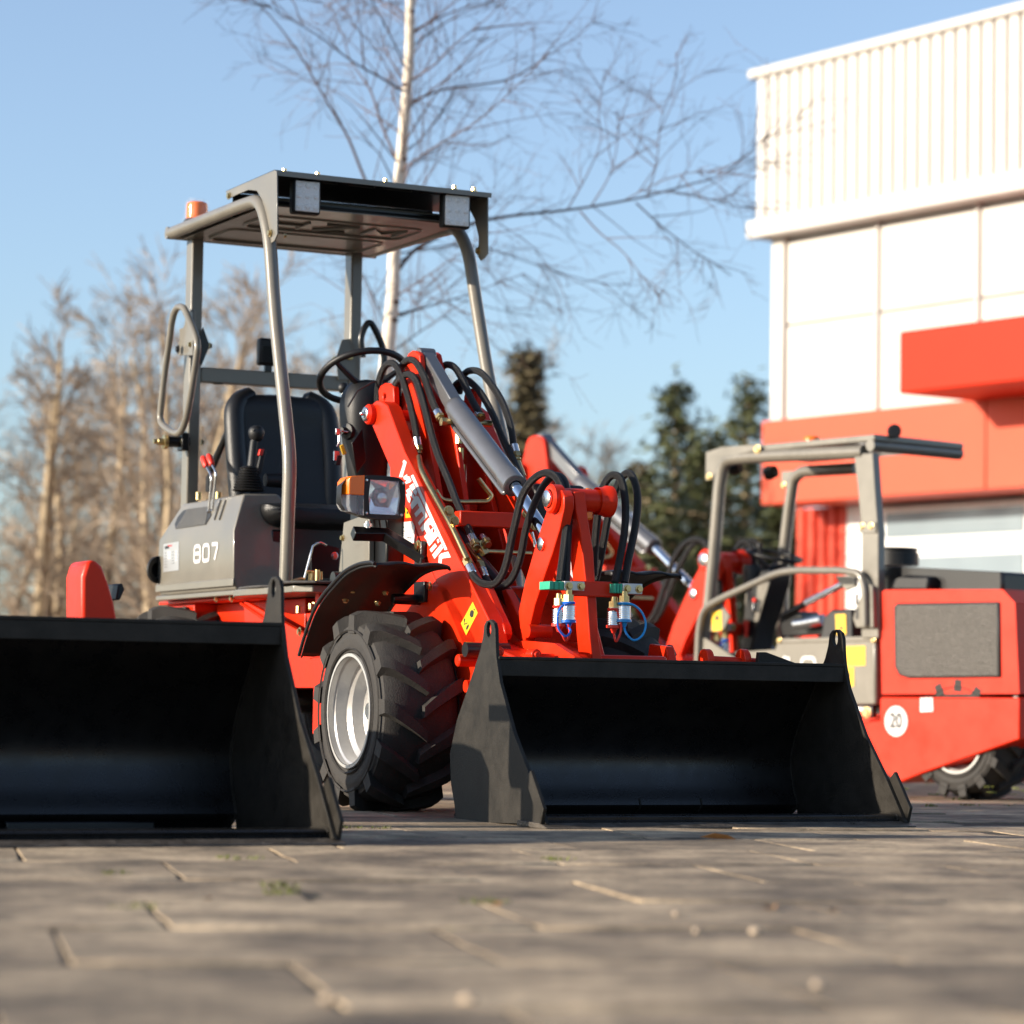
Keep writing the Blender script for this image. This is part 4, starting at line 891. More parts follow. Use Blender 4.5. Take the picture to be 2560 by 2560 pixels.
# ---- grab handle loop, brackets on the left rear post
hv = .05; lp = Us('X5', [(340,30),(390,60),(455,200),(525,380),(548,490),(540,620),(500,900),(440,1250),(400,1420),(350,1530),(280,1560),(150,1480),(105,1400),(110,1250),(160,800),(210,450),(235,250),(265,120),(300,50)], hv)
p = M(); q = catmull(lp + [lp[0]], 5); p.tube(q, .0135, 14, cap=False); mk('grab_handle', p, GREY, LD)
e = empty('handle_bracket', parent=LD)
p = M(); p.prism(Us('X5', [(330,300),(375,285),(470,60),(490,100),(490,620),(335,620),(300,600),(295,540),(330,440)], .075), (.012,0,0)); mk('bracket_plate', p, GREY, e, bevel=.002)
p = M(); p.prism([VV('X5', x, y, 2.03) for x, y in ((575,410),(620,285),(690,480),(690,520),(600,740),(575,640))], (0,.012,0)); mk('side_fin', p, BLACK, e)
bolt('bolt', VV('X5', 690, 505, 2.04), X_, .010, e); bolt('bolt', U('X5', 465, 490, .06), -X_, .009, e); bolt('bolt', U('X5', 318, 545, .06), -X_, .012, e, PLAST)
e = empty('mirror_mount', parent=LD)
a = U('X5', 150, 1660, -.02)
p = M(); p.tube([VV('X5', 160, 1660, 2.06), VV('X5', 440, 1665, 2.06)], .022, 16); mk('mount_tube', p, BLACK, e, smooth=30)
p = M(); c = VV('X5', 150, 1665, 2.06); p.lathe(c, -X_, [(.028,-.01),(.028,.004),(.014,.006),(.014,.028),(.010,.030),(.010,.045),(0,.045)], 20); mk('mount_nut', p, ZINC, e, smooth=30)
p = M(); c = VV('X5', 430, 1670, 2.05); p.box((c.x-.004, 2.02, c.z-.035),(.088,2.08,c.z+.035)); mk('mount_plate', p, BLACK, e, bevel=.003)
bolt('bolt', VV('X5', 385, 1660, 2.035), -Y_, .010, e); bolt('bolt', VV('X5', 595, 1670, 2.07), X_, .009, e)
# right side: plate at post foot, loop handle
e = empty('grab_handle', parent=LD)
p = M(); p.tube(catmull(Vs('Z1', [(1175,1060),(1165,960),(1190,890),(1215,875),(1240,910),(1275,990),(1290,1080),(1265,1250)], 1.9), 5), .0135, 12); mk('handle_tube', p, BLACK, e)
p = M(); p.prism(Vs('Z1', [(1060,965),(1105,960),(1125,1050),(1145,1130),(1150,1180),(1040,1180),(1030,1060)], 2.045), (0,-.006,0)); mk('post_gusset', p, GREY, LD)
bolt('bolt', VV('Z1', 1025, 1072, 2.03), -X_, .011, LD); bolt('bolt', VV('Z1', 1105, 1055, 2.03), -Y_, .010, LD)
# ---- steering column, wheel, key
vc = .78; e = empty('steering_column', parent=LD)
def col_ring(i):
    rows = [(250,520,1260,.0),(245,515,1000,0),(215,545,850,0),(205,570,700,.0),(205,585,560,.0),(225,590,470,.0),(270,580,390,.0),(330,540,350,0)]
    x0, x1, y, _ = rows[i]; a = VV('Z3', x0, y, vc); b = VV('Z3', x1, y, vc); cu = (a.x+b.x)/2; ru = (b.x-a.x)/2*1.09; z = (a.z+b.z)/2; vo = vc + .03*i/7
    return [V((cu + ru*math.copysign(abs(math.cos(t))**.75, math.cos(t)), vo + ru*.9*math.copysign(abs(math.sin(t))**.75, math.sin(t)), z)) for t in [2*math.pi*k/24 for k in range(24)]]
padded('column_shroud', col_ring, 8, PLAST, e, 1)
p = M(); p.tube([VV('Z3', x, y, vc-.11) for x, y in ((225,570),(300,440),(420,370),(560,350))], .0035, 6); mk('shroud_seam', p, INK, e)
p = M(); p.prism(Vs('Z3', [(252,860),(340,740),(370,1000),(290,1110)], vc-.105), (0,-.004,0)); mk('access_panel', p, BLACK, e, bevel=.002)
p = M(); p.lathe(VV('Z3', 245, 770, vc-.02), V((-1,-.4,0)), [(.030,-.02),(.034,.0),(.028,.02),(.014,.024),(.012,.045),(0,.045)], 24); mk('ignition_switch', p, PLAST, e)
k = VV('Z3', 150, 765, vc-.06); kk = empty('key_bunch', parent=LD)
p = M(); p.box((k.x-.01,k.y,k.z-.014),(k.x+.008,k.y+.008,k.z+.010)); p.tube([k+V((.008,0,0)), k+V((.04,.01,0))], .004, 6); mk('key', p, STEEL, kk, bevel=.002)
p = M(); p.tube(Vs('Z3', [(155,800),(150,860),(135,890)], vc-.06), .002, 6); p.box(tuple(VV('Z3',115,1000,vc-.062)), tuple(VV('Z3',150,930,vc-.052))); mk('key_ring', p, STEEL, kk)
p = M(); c = VV('Z3', 185, 915, vc-.065); p.obox(c, V((.007,0,.004)), V((0,.003,0)), V((-.007,0,.017))); mk('key_fob', p, YEL, kk, bevel=.003)
p = M(); c = VV('Z3', 150, 1000, vc-.06); p.obox(c, V((.010,0,0)), V((0,.004,0)), V((.004,0,.018))); mk('key_fob', p, PLAST, kk, bevel=.003)
sw = empty('steering_wheel', parent=LD)
sc = VV('Z3', 345, 325, .82); sr = .158; tl = math.radians(30); sx = X_; sy = V((0, math.cos(tl), -math.sin(tl))); sn_ = sx.cross(sy)
p = M(); ring = circle(sc, sx, sy, sr, 48); p.tube(ring + [ring[0]], .0125, 12, cap=False); mk('rim_grip', p, PLAST, sw)
hub = sc - sn_*.05
p = M()
for a in (90, 210, 330):
    d = sx*math.cos(math.radians(a)) + sy*math.sin(math.radians(a)); p.tube([hub + d*.02, hub + d*.07 + sn_*.01, sc + d*(sr-.005)], [.014,.012,.009], 8)
p.lathe(hub, sn_, [(0,-.02),(.03,-.018),(.034,0),(.03,.015),(0,.02)], 20); p.cyl(hub, hub - sn_*.09, .018); mk('spokes', p, PLAST, sw)
c = VV('Z3', 188, 420, .95); p = M(); p.lathe(c, Z_, [(0,-.022),(.013,-.018),(.02,-.004),(.02,.006),(.014,.018),(0,.022)], 20); mk('spinner_knob', p, PLAST, sw, smooth=60)
p = M(); p.cyl(c - Z_*.055, c, .007); mk('knob_stem', p, STEEL, sw)
# ---- headlight
vh_ = .12; HL = empty('headlight', parent=LD)
def hq(x, y, v=vh_): return VV('Z3', x, y, v)
rim_o = fillet([hq(*q) for q in ((520,1125),(640,1140),(688,1180),(690,1330),(675,1450),(640,1475),(500,1478),(355,1455),(345,1300),(365,1130),(400,1118),(520,1125))], .012, 4)
inn = [hq(*q) for q in ((405,1155),(560,1165),(635,1180),(645,1300),(625,1430),(600,1440),(400,1430),(392,1300))]
p = M(); p.prism(rim_o, (0,.05,0), [inn]); mk('bezel', p, PLAST, HL, bevel=.003)
def hsec(t, v):
    cx, cy = 440, 1300; return [hq(cx + (x-cx)*t, cy + (y-cy)*t, vh_) + Y_*(v) for x, y in ((225,1140),(360,1125),(640,1145),(685,1185),(690,1330),(670,1450),(640,1470),(500,1474),(355,1452),(215,1400),(180,1340),(185,1200))]
p = loft([hsec(1.0,.012), hsec(1.0,.05), hsec(.9,.085), hsec(.55,.11)], close=False); p.f.append(tuple(range(36,48))); mk('housing', p, PLAST, HL, smooth=40)
p = M(); c = hq(515, 1300); 
prs = [(.0,.075),(.03,.07),(.05,.05),(.062,.025),(.066,.012)]
p.lathe(c, -Y_, [(r, -h) for r, h in prs], 28); mk('reflector', p, REFL, HL, smooth=60)
p = M(); bb_ = [q + Y_*.012 for q in inn]; cen = sum((q for q in bb_), V((0,0,0)))/len(bb_)
ringc = [c + Y_*.012 + (q-c).normalized()*.04 for q in bb_]; nb_ = len(bb_)
p.add(bb_ + ringc, [(i,(i+1)%nb_,nb_+(i+1)%nb_,nb_+i) for i in range(nb_)]); mk('reflector_surround', p, REFL, HL, smooth=0)
p = M(); p.lathe(c, -Y_, [(0,-.012),(.017,-.016),(.02,-.03),(.012,-.05)], 20); mk('bulb_shield', p, STEEL, HL, smooth=60)
p = M(); p.prism([q + Y_*.004 for q in inn], (0,-.006,0)); 
for k in range(24):
    t = (k+.5)/24
    for y0, y1 in ((1158,1185),(1410,1436)):
        a = hq(405+230*t, y0); p.box((a.x-.0012, vh_-.004, hq(405,y1).z), (a.x+.0012, vh_-.0022, hq(405,y0).z))
mk('headlight_glass', p, GLASS, HL, bevel=.001, bseg=1)
for x, y in ((377,1160),(670,1185),(375,1425),(655,1440)): bolt('bolt', hq(x, y) - Y_*.0005, -Y_, .003, HL, STEEL, h=.003)
ts = lambda pts, dv: [hq(x, y, vh_) + Y_*dv for x, y in pts]
p = loft([ts([(358,1120),(250,1128),(235,1145),(232,1275),(352,1282)], -.004), ts([(358,1118),(225,1130),(205,1160),(200,1272),(352,1282)], .03), ts([(358,1118),(215,1136),(188,1170),(185,1270),(352,1282)], .055)]); mk('amber_lens', p, AMBER, HL, bevel=.002)
p = loft([ts([(352,1284),(234,1277),(232,1370),(250,1415),(350,1448)], -.004), ts([(352,1284),(205,1274),(200,1360),(225,1410),(350,1450)], .03), ts([(352,1284),(186,1272),(182,1350),(210,1402),(350,1450)], .055)]); mk('clear_lens', p, GLASS, HL, bevel=.002)
p = loft([ts([(350,1125),(222,1140),(200,1200),(195,1350),(225,1400),(350,1445)], .06), ts([(350,1150),(240,1160),(225,1200),(220,1340),(240,1380),(350,1420)], .1)]); mk('lamp_back', p, RIM, HL)
p = M(); q = hq(385, 1490, vh_+.05); p.cyl(q, hq(385, 1545, vh_+.05), .009); p.cyl(hq(385,1510,vh_+.05), hq(385,1535,vh_+.05), .016); mk('lamp_stud', p, STEEL, HL, smooth=30)
p = M()
for x in (430, 475, 530): p.tube(catmull([hq(x, 1480, vh_+.06), hq(x+8, 1540, vh_+.07), hq(x+5, 1640, vh_+.08)], 4), .0035, 6)
mk('lamp_cable', p, PLAST, HL)
a, b, c = hq(265, 1590, vh_+.05), hq(525, 1600, vh_+.05), F1.U('Z3', 850, 1800, .30)
p = M(); p.tube([a, b, c], .0225*1.15, 4); mk('lamp_bracket', p, BLACK, LD, smooth=20, bevel=.003)
p = M(); q = F1.U('Y6', 830, 1330, .29); p.box((q.x-.012,q.y-.03,q.z-.06),(q.x+.008,q.y+.03,q.z+.03)); mk('bracket_plate', p, BLACK, LD, bevel=.004)
bolt('bolt', F1.U('Y6', 800, 1280, .278), -X_, .014, LD)
# right headlight seen edge-on behind the links
e = empty('headlight', parent=LD)
a = VV('Z4', 1040, 390, .12)
p = M(); p.box((a.x-.02,.10,a.z-.11),(a.x+.006,.17,a.z)); mk('amber_lens', p, AMBER, e, bevel=.006)
p = M(); p.box((a.x-.21,.11,a.z-.13),(a.x-.02,.19,a.z+.008)); mk('housing', p, PLAST, e, bevel=.012)
p = M(); p.tube([V((a.x-.1,.17,a.z-.13)), V((a.x-.1,.17,a.z-.18)), V((.66,.1,.86))], .022, 4); mk('lamp_bracket', p, BLACK, e)
# ================================================================== big bucket in the left foreground and the added red carrier behind it
k = 1.13; vt = BPROF[0][0][0]; v0_ = F1.Z('F', 850, 2112, .0).y
sc_ = lambda l: [(v0_ + (a-vt)*k, b*k) for a, b in l]
LBP = (sc_(BPROF[0]), sc_(BPROF[1]), sc_(BPROF[2]), sc_([BPROF[3]])[0])
uLB = F1.Vv('F', 845, 2100, v0_).x
LB = empty('loader_bucket', F1.O, LT, 'big black loader bucket in the left foreground, cut by the picture edge', 'bucket')
tmpb = bucket(LB, LBP, uLB - 1.75, uLB)
for ch in list(tmpb.children): ch.parent = LB
bpy.data.objects.remove(tmpb)
CA = empty('added_carrier', F1.O, LT, 'added red carrier behind the big left foreground bucket, its unseen side plate casting shade', 'carrier')  # added stand-in for the left machine, kept low so the loader stays lit
q = lambda x, y, v: F1.Vv('F', x, y, v)
va = -1.0
out = [q(*p_, va) for p_ in ((205,1440),(215,1405),(235,1398),(255,1415),(272,1460),(286,1510),(296,1570),(300,1640),(205,1640))]
p = M(); p.prism(out, (0,.16,0)); mk('carrier_shell', p, RED, CA, bevel=.01)
xm = out[-1].x; xM = out[-2].x; zb_ = out[-1].z
p = M(); p.prism([V((xm,va,zb_)),V((xM-.06,va,zb_)),V((xM-.10,va,.03)),V((xm+.05,va,.03))], (0,.08,0)); mk('carrier_leg', p, RED, CA, bevel=.01)
p = M(); p.prism([V((xm-.3,va-.35,0)),V((xM,va-.35,0)),V((xM,va+1.2,0)),V((xm-.3,va+1.2,0))], (0,0,.03)); mk('skid_plate', p, BLACK, CA, bevel=.005)
p = M(); p.prism([V((xM-.03,va+.30,.03)),V((xM-.03,va+1.17,.03)),V((xM-.03,va+1.17,.56)),V((xM-.03,va+1.0,.58)),V((xM-.03,va+.50,.58)),V((xM-.03,va+.36,.56)),V((xM-.03,va+.30,.5))], (-.03,0,0)); mk('shade_plate', p, DGREY, CA, bevel=.006)  # plate added to cast shade on the loader's front wheel and bucket side
p = M(); p.prism([q(*p_, va+.1) for p_ in ((296,1460),(306,1458),(312,1475),(300,1500),(290,1500))], (0,.2,0)); mk('rubber_bumper', p, PLAST, CA, bevel=.004)
# ================================================================== second loader behind: same make, no canopy
skip = {'canopy_post','roof_cross_tube','post_foot','rear_post','rear_crossbar','drain_hole','roof_panel','wiring_conduit','roof_visor','work_light','rear_work_light','beacon','grab_handle','handle_bracket','mirror_mount','post_gusset','steering_column','key_bunch','steering_wheel','headlight','lamp_bracket','bracket_plate','seat','seat_belt_buckle','bucket','hitch_frame','hitch_plate','hitch_pin','pin_sleeve','latch_bar','latch_disc','gusset','wheel','fender','boom_hose','fender_bracket','joystick','hand_brake','red_lever','lever_pivot','pin_bushing','front_axle','rear_axle'}
L2 = copy_tree(LD, None, skip); th2 = math.radians(38); S2 = 1.3
pv3 = at_depth((1345,1100), 16.8); lv = V((.45,.5,1.57))*S2; e1_, e2_ = V((math.cos(th2),math.sin(th2),0)), V((-math.sin(th2),math.cos(th2),0))
L2.location = pv3 - e1_*lv.x - e2_*lv.y - V((0,0,lv.z)); L2.rotation_euler = (0,0,th2); L2.scale = (S2,S2,S2)
tag(L2, 'red loader without canopy, its arm showing behind the main loader', 'loader', 'red loaders in the yard')
for ch in LD.children:
    if ch.name.split('.')[0] == 'wheel':
        g = [c for c in ch.children if c.name.startswith('tyre')][0]; cu = sum(v.co.x for v in g.data.vertices)/len(g.data.vertices)
        if cu > .5 and ch.location.y < 1: continue
        copy_tree(ch, L2)
# ================================================================== loader at the right, seen from its side
GZ2 = -.085
w0 = at_depth((2150,1760), 14.5); F2 = Frame((w0.x, w0.y), math.radians(-50))
RL = empty('wheel_loader', F2.O, F2.th, 'grey and red loader with canopy at the right edge carrying a round 20 sign', 'loader', 'red loaders in the yard')
B = lambda x, y, v=0.: F2.Vv('Zb', x, y, v)
Bs = lambda pts, v=0.: [B(x, y, v) for x, y in pts]
def pr(name, pts, v, t, material, parent=RL, bevel=.004, c='Zb'):
    m = M(); m.prism([F2.Vv(c, x, y, v) for x, y in pts], (0,t,0)); return mk(name, m, material, parent, bevel=bevel)
def tb(name, pts, v, r, material, parent=RL, f=.08, seg=14, c='Zb'):
    m = M(); m.tube(fillet([F2.Vv(c, x, y, v) for x, y in pts], f, 6), r, seg); return mk(name, m, material, parent)
tb('canopy_post', [(112,1240),(140,1000),(168,700),(192,400),(215,290),(330,275),(890,250)], 0, .034, GREY)
pr('rear_post', [(840,262),(930,255),(945,470),(958,650),(958,1150),(878,1150),(878,650),(862,470)], -.02, .05, GREY)
pr('post_joint', [(863,590),(945,590),(945,642),(866,642)], -.028, .006, GREY)
for x in (878, 922): bolt('bolt', B(x, 610, -.029), -Y_, .012, RL)
tb('canopy_post', [(495,1150),(500,760),(525,540),(548,380),(590,345),(850,330)], .62, .032, GREY)
zt = B(400, 250).z; ua_, ub_ = B(205, 290).x, B(925, 250).x
p = M(); p.prism([V((ua_,-.01,zt)),V((ub_+.03,-.01,zt+.01)),V((ub_+.03,.66,zt+.01)),V((ua_,.66,zt))], (0,0,.035)); mk('roof_panel', p, GREY, RL, bevel=.008)
p = M(); p.tube([V((ub_,-.01,zt-.01)), V((ub_,.66,zt-.01))], .03, 12); mk('roof_cross_tube', p, GREY, RL)
pr('visor_gusset', [(125,252),(200,226),(350,216),(395,236),(300,258),(225,285),(180,335),(155,388),(122,388)], -.03, .006, GREY, bevel=.002)
pr('visor_gusset', [(490,345),(560,340),(520,420),(490,425)], .64, .006, GREY, bevel=.002)
bolt('bolt', B(372, 238, -.035), -Y_, .016, RL); bolt('bolt', B(140, 370, -.035), -Y_, .013, RL); bolt('bolt', B(500, 412, .62), -Y_, .012, RL)
e = empty('work_light', parent=RL); c = B(440, 350, .3); p = M(); p.lathe(c, (-1,-.3,-.2), [(0,.03),(.035,.03),(.04,.01),(.03,-.03),(0,-.03)], 18); mk('lamp_body', p, PLAST, e)
e = empty('work_light', parent=RL); c = B(270, 330, .1); p = M(); p.lathe(c, (-1,-.3,-.2), [(0,.03),(.03,.03),(.035,.01),(.03,-.03),(0,-.03)], 18); mk('lamp_body', p, PLAST, e)
e = empty('beacon', parent=RL); c = B(637, 240, .3); c.z = zt+.045; hh = B(637, 178, .3).z - c.z
p = M(); p.lathe(c, Z_, [(.0,0),(.047,0),(.047,.012),(.044,.012),(.044,hh*.8),(.04,hh),(0,hh)], 24); mk('amber_dome', p, AMBER, e, smooth=30)
p = M(); p.lathe(c - Z_*.01, Z_, [(0,0),(.05,0),(.05,.018),(0,.018)], 24); mk('beacon_base', p, PLAST, e)
e = empty('rear_lamp', parent=RL); c = B(1035, 152, .12)
p = M(); p.lathe(c, (.75,-.65,.1), [(0,.02),(.022,.022),(.034,.02),(.036,.0),(.03,-.035),(.012,-.045),(0,-.045)], 24); mk('lamp_body', p, PLAST, e)
p = M(); p.tube([B(1010,190,.12), B(1005,235,.12)], .018, 12); mk('lamp_stem', p, STEEL, e); p = M(); p.box(tuple(B(975,245,.10)), tuple(B(1035,232,.16))); mk('lamp_foot', p, BLACK, e)
tb('handrail', [(85,1270),(92,1110),(112,1010),(185,965),(470,835),(560,822),(790,824),(870,838),(893,910),(895,1090)], -.06, .019, GREY)
pr('rail_bracket', [(850,1000),(905,880),(930,900),(935,1100),(850,1100),(835,1060)], -.05, .05, GREY)
for y0 in (940, 1010): pr('rail_slot', [(848,y0),(860,y0-8),(860,y0+45),(848,y0+50)], -.053, .003, INK, bevel=0)
tb('gas_strut', [(500,1040),(560,1010),(610,980),(790,890),(840,850)], .25, .017, BLACK); tb('strut_rod', [(610,980),(785,892)], .245, .018, STEEL)
pr('side_bracket', [(750,850),(850,848),(848,900),(800,920),(765,880)], .1, .02, GREY)
pr('step_side', [(92,1145),(120,1150),(275,1250),(300,1290),(80,1290)], -.05, .02, GREY)
pr('floor', [(150,1225),(460,1205),(470,1300),(90,1300)], .02, .5, GREY)
fs_ = pr('side_shield', [(130,1115),(140,1020),(200,985),(240,1045),(215,1105),(190,1122)], -.02, .012, GREY)
pr('warning_sticker', [(150,1022),(200,1016),(203,1113),(155,1117)], -.0225, .002, YEL, fs_, bevel=0)
pr('warning_mark', [(172,1042),(182,1040),(190,1062),(168,1064)], -.0245, .0015, INK, fs_, bevel=0)
cl_ = pr('steering_column', [(720,780),(940,440),(1090,430),(1085,600),(1000,900),(940,1100),(880,1250),(800,1640),(650,1620),(640,1490),(700,1170)], .22, .16, DGREY, bevel=.012, c='X7')
pr('column_face', [(720,790),(930,640),(1075,610),(995,880),(930,1100),(905,1215),(780,1160),(700,1165)], .212, .006, GREY, cl_, c='X7')
for i in range(11):
    y = 1290 + i*28; pr('bellows_rib', [(672-i*3,y),(880-i*7,y+22),(876-i*7,y+36),(668-i*3,y+14)], .205, .02, PLAST, cl_, bevel=.002, c='X7')
pr('control_panel', [(810,1040),(815,880),(945,880),(920,1060)], .206, .006, INK, cl_, c='X7')
for x, y, mt in ((870,880,REDC),(860,950,STEEL),(850,1010,STEEL)):
    c = F2.Vv('X7', x, y, .205); p = M(); p.lathe(c, -Y_, [(.012,0),(.012,.012),(.009,.015),(0,.015)], 14); mk('switch_knob', p, mt, cl_)
c = F2.Vv('X7', 740, 1180, .2); p = M(); p.tube([c, F2.Vv('X7', 735, 1420, .2)], [.016,.011], 12); mk('red_lever', p, REDC, RL)
c = F2.Vv('X7', 830, 500, .24); p = M(); p.lathe(c - Z_*.08, Z_, [(.045,0),(.055,.1),(.05,.13),(.044,.13),(.04,.04),(0,.03)], 24); mk('cup_holder', p, PLAST, RL)
e = empty('steering_wheel', parent=RL); c = F2.Vv('X7', 1140, 225, .34); tl = math.radians(14); rx = V((math.cos(tl),0,-math.sin(tl)))
ring = circle(c, rx, Y_, .145, 40); p = M(); p.tube(ring + [ring[0]], .012, 10, cap=False); mk('rim_grip', p, PLAST, e)
nn = rx.cross(Y_); hub = c - nn*.075; p = M()
for a in (0, 120, 240):
    d = rx*math.cos(math.radians(a)) + Y_*math.sin(math.radians(a)); p.tube([hub, c + d*.14], [.014,.008], 8)
p.lathe(hub, nn, [(0,-.03),(.03,-.03),(.04,0),(.02,.02),(0,.02)], 16); mk('spokes', p, PLAST, e)
c = F2.Vv('X7', 930, 90, .3); p = M(); p.lathe(c, Z_, [(0,-.02),(.014,-.014),(.018,0),(.012,.015),(0,.018)], 14); p.cyl(c - Z_*.04, c, .006); mk('spinner_knob', p, PLAST, e)
bx_ = pr('battery_box', [(470,1163),(945,1150),(946,1470),(842,1472),(440,1480),(452,1220)], 0, .42, GREY, bevel=.01)
pr('box_lid', [(468,1152),(948,1140),(948,1164),(470,1176)], -.006, .43, GREY, bevel=.004)
for x in (480, 935): bolt('bolt', B(x, 1162, -.008), -Y_, .010, RL)
m = M(); hh = .105
for ch, xx in (('8', 395), ('1', 480), ('0', 582)):
    a = B(xx, 1245, -.0025); wd = abs((B(xx+78, 1245, -.0025) - a).x); stroke_glyph(m, ch, X_, Z_, V((a.x+.008, -.0025, a.z-hh)), wd*.82, hh, .017, V((0,0,0)))
mk('number_810', m, WHITE, bx_, smooth=0, fixn=False)
pr('yellow_sticker', [(790,1190),(895,1187),(895,1283),(790,1286)], -.0022, .002, YEL, bx_, bevel=0)
pr('yellow_sticker', [(790,1292),(840,1290),(840,1384),(795,1386)], -.0022, .002, YEL, bx_, bevel=0)
pr('sticker_mark', [(800,1338),(812,1310),(824,1338)], -.0042, .0015, INK, bx_, bevel=0)
cv = pr('black_cover', [(675,1160),(690,1060),(730,1012),(830,1010),(835,1160)], .1, .1, PLAST, bevel=.01)
pr('yellow_sticker', [(750,1036),(800,1034),(803,1132),(755,1135)], .097, .002, YEL, cv, bevel=0)
pr('sticker_mark', [(768,1110),(778,1088),(788,1110)], .0955, .0015, INK, cv, bevel=0)
tb('hydraulic_pipe', [(560,1085),(600,1080),(690,1062)], .2, .03, STEEL, f=.02); pr('valve_body', [(480,1040),(570,1020),(600,1060),(690,1050),(690,1130),(490,1140)], .26, .15, BLACK)
pr('red_mount', [(585,1140),(665,1135),(665,1160),(585,1162)], .15, .1, RED)
pr('hinge_bracket', [(842,1474),(930,1474),(932,1535),(845,1538),(845,1528),(922,1524),(922,1484),(842,1484)], .02, .03, DGREY)
bolt('bolt', B(900, 1510, .015), -Y_, .02, RL); 
# red engine hood and rear body
hd = pr('engine_hood', [(965,960),(970,930),(990,917),(1180,915),(1560,915),(1620,980),(1640,1420),(975,1422)], .0, .95, RED, bevel=.02)
pr('window_frame', [(1030,1000),(1045,982),(1540,975),(1545,1340),(1100,1345),(1055,1330),(1035,1290)], -.012, .014, DGREY, hd, bevel=.008)
pr('mesh_screen', [(1042,1005),(1055,992),(1530,986),(1532,1330),(1105,1336),(1065,1322),(1046,1285)], -.0145, .004, MESHG, hd, bevel=.002)
bd = pr('rear_body', [(872,1562),(965,1546),(965,1450),(972,1435),(1640,1438),(1640,1640),(1180,1800),(1052,1852),(985,1795),(940,1690),(890,1590)], -.02, .98, RED, bevel=.008)
p = M(); c = B(1045, 1552, -.0205); R_ = abs((B(1103,1552,-.0205)-c).x)*.95; p.prism(circle(c, X_, Z_, R_, 32), (0,-.0025,0)); dsc = mk('speed_disc', p, WHITE, bd, smooth=0)
text_mesh('number_20', '20', R_*1.35, c - Y_*.005, X_*.82, Z_, INK, dsc)
pr('white_sticker', [(1160,1440),(1220,1438),(1222,1505),(1160,1508)], -.0225, .002, WHITE, bd, bevel=0)
p = M(); c = B(1040, 800, .35); h_ = B(1040, 715, .35).z - c.z; p.lathe(c, Z_, [(0,0),(.15*.8,0),(.12,h_*.7),(.11,h_*.72),(.11,h_*.85),(.12,h_*.87),(.11,h_),(0,h_)], 28); mk('air_filter', p, PLAST, RL)
pr('engine_shroud', [(960,800),(1560,830),(1560,930),(960,930)], .1, .7, DGREY, bevel=.015)
pr('intake_pipe', [(1010,915),(1030,865),(1090,845),(1200,850),(1200,915)], .03, .1, PLAST, bevel=.02)
pr('gap_shade', [(945,1150),(975,1150),(985,1560),(945,1560)], .1, .5, BLACK)  # black block put in for the shade between box and hood
for cx, vv, sd_ in ((1330, .0, 1), (1330, .96, -1), (-60, .0, 1)):
    c = B(cx, 1500, 0); e = empty('wheel', (c.x, 0, GZ2+.30), math.radians(90), parent=RL)
    mk('tyre', tyre_mesh(vv*1 + sd_*.13, .13, .30, .165), RUB, e, smooth=32); mk('rim', rim_mesh(vv + sd_*.012, sd_, .165), RIM, e)
p = M(); p.box((B(60,1300).x,.1,GZ2+.12),(B(1250,1500).x,.8,GZ2+.42)); mk('chassis', p, RED, RL, bevel=.01)
# ================================================================== building
wb = at_depth((1905,1700), 30); F3 = Frame((wb.x, wb.y), math.atan2(-.809,.588))
BD = empty('warehouse_building', F3.O, F3.th, 'white industrial building with ribbed cladding and a red band at right', 'building')
C = lambda x, y, v=0.: F3.Vv('Zc', x, y, v)
GZ3 = -.14; W = 14.0
def bz(x, y): return C(x, y).z
zc0 = bz(178, 275); ztop = bz(178, 235); zcl = bz(175, 930); zfl = bz(170, 1010); zwb = F3.Vv('F', 1905, 1062, 0).z; zbb = F3.Vv('F', 1905, 1262, -.25).z
uL0 = C(178, 600).x; uW = C(207, 1400).x
def bb3(name, lo, hi, material, bevel=0, parent=BD):
    m = M(); m.box(lo, hi); return mk(name, m, material, parent, bevel=bevel)
bb3('roof_cap', (uL0-.06,-.12,zc0), (W,8,ztop), WALLW, .02)
bb3('cladding_wall', (uL0,0,zfl+.0), (W,7.9,zc0), WALLW)
bb3('lower_flashing', (uL0-.05,-.12,zfl), (W,.0,zcl), WALLW, .015)
pitch_ = (C(500,600).x - C(243,600).x)/5
nrib = int((W-uL0)/pitch_)
for i in range(nrib):
    m = M(); a = uL0 + .04 + i*pitch_; m.prism([V((a,0,zcl)),V((a+.01,-.06,zcl)),V((a+pitch_-.045,-.06,zcl)),V((a+pitch_-.03,0,zcl))], (0,0,zc0-zcl)); mk('cladding_rib', m, WALLW, BD, smooth=0)
bb3('upper_wall', (uW,.22,zwb), (W,7.8,zfl), WALLW)
bb3('corner_pilaster', (uW-.02,.10,zwb), (C(255,1400).x,.22,zfl), WALLW, .01)
pp_ = C(690,1400).x - C(262,1400).x
i = 0; us_ = C(262,1400).x
while us_ + i*pp_ < W-1:
    a = us_ + i*pp_
    if i: bb3('wall_post', (a-.06,.11,zwb), (a-.02,.22,zfl), WALLW, .01)
    bb3('wall_panel', (a+.0,.14,zwb), (a+pp_-.075,.22,bz(300,1395)-.012), WALLW, .01); bb3('wall_panel', (a+.0,.14,bz(300,1395)+.012), (a+pp_-.075,.22,zfl-.05), WALLW, .01); i += 1
fu0 = F3.Vv('F', 1903, 1150, -.25).x; fw_ = 3.2
k = 0
while fu0 + k*fw_ < W:
    bb3('fascia_panel', (fu0+k*fw_+.006,-.25,zbb), (min(fu0+(k+1)*fw_-.006,W),.3,zwb), BANDR, .012); k += 1
bb3('fascia_core', (fu0+.03,-.2,zbb+.02), (W-.02,7,zwb-.02), BANDR)
ru0, ru1 = F3.Vv('F', 1998, 1400, .5).x, F3.Vv('F', 2130, 1400, .5).x
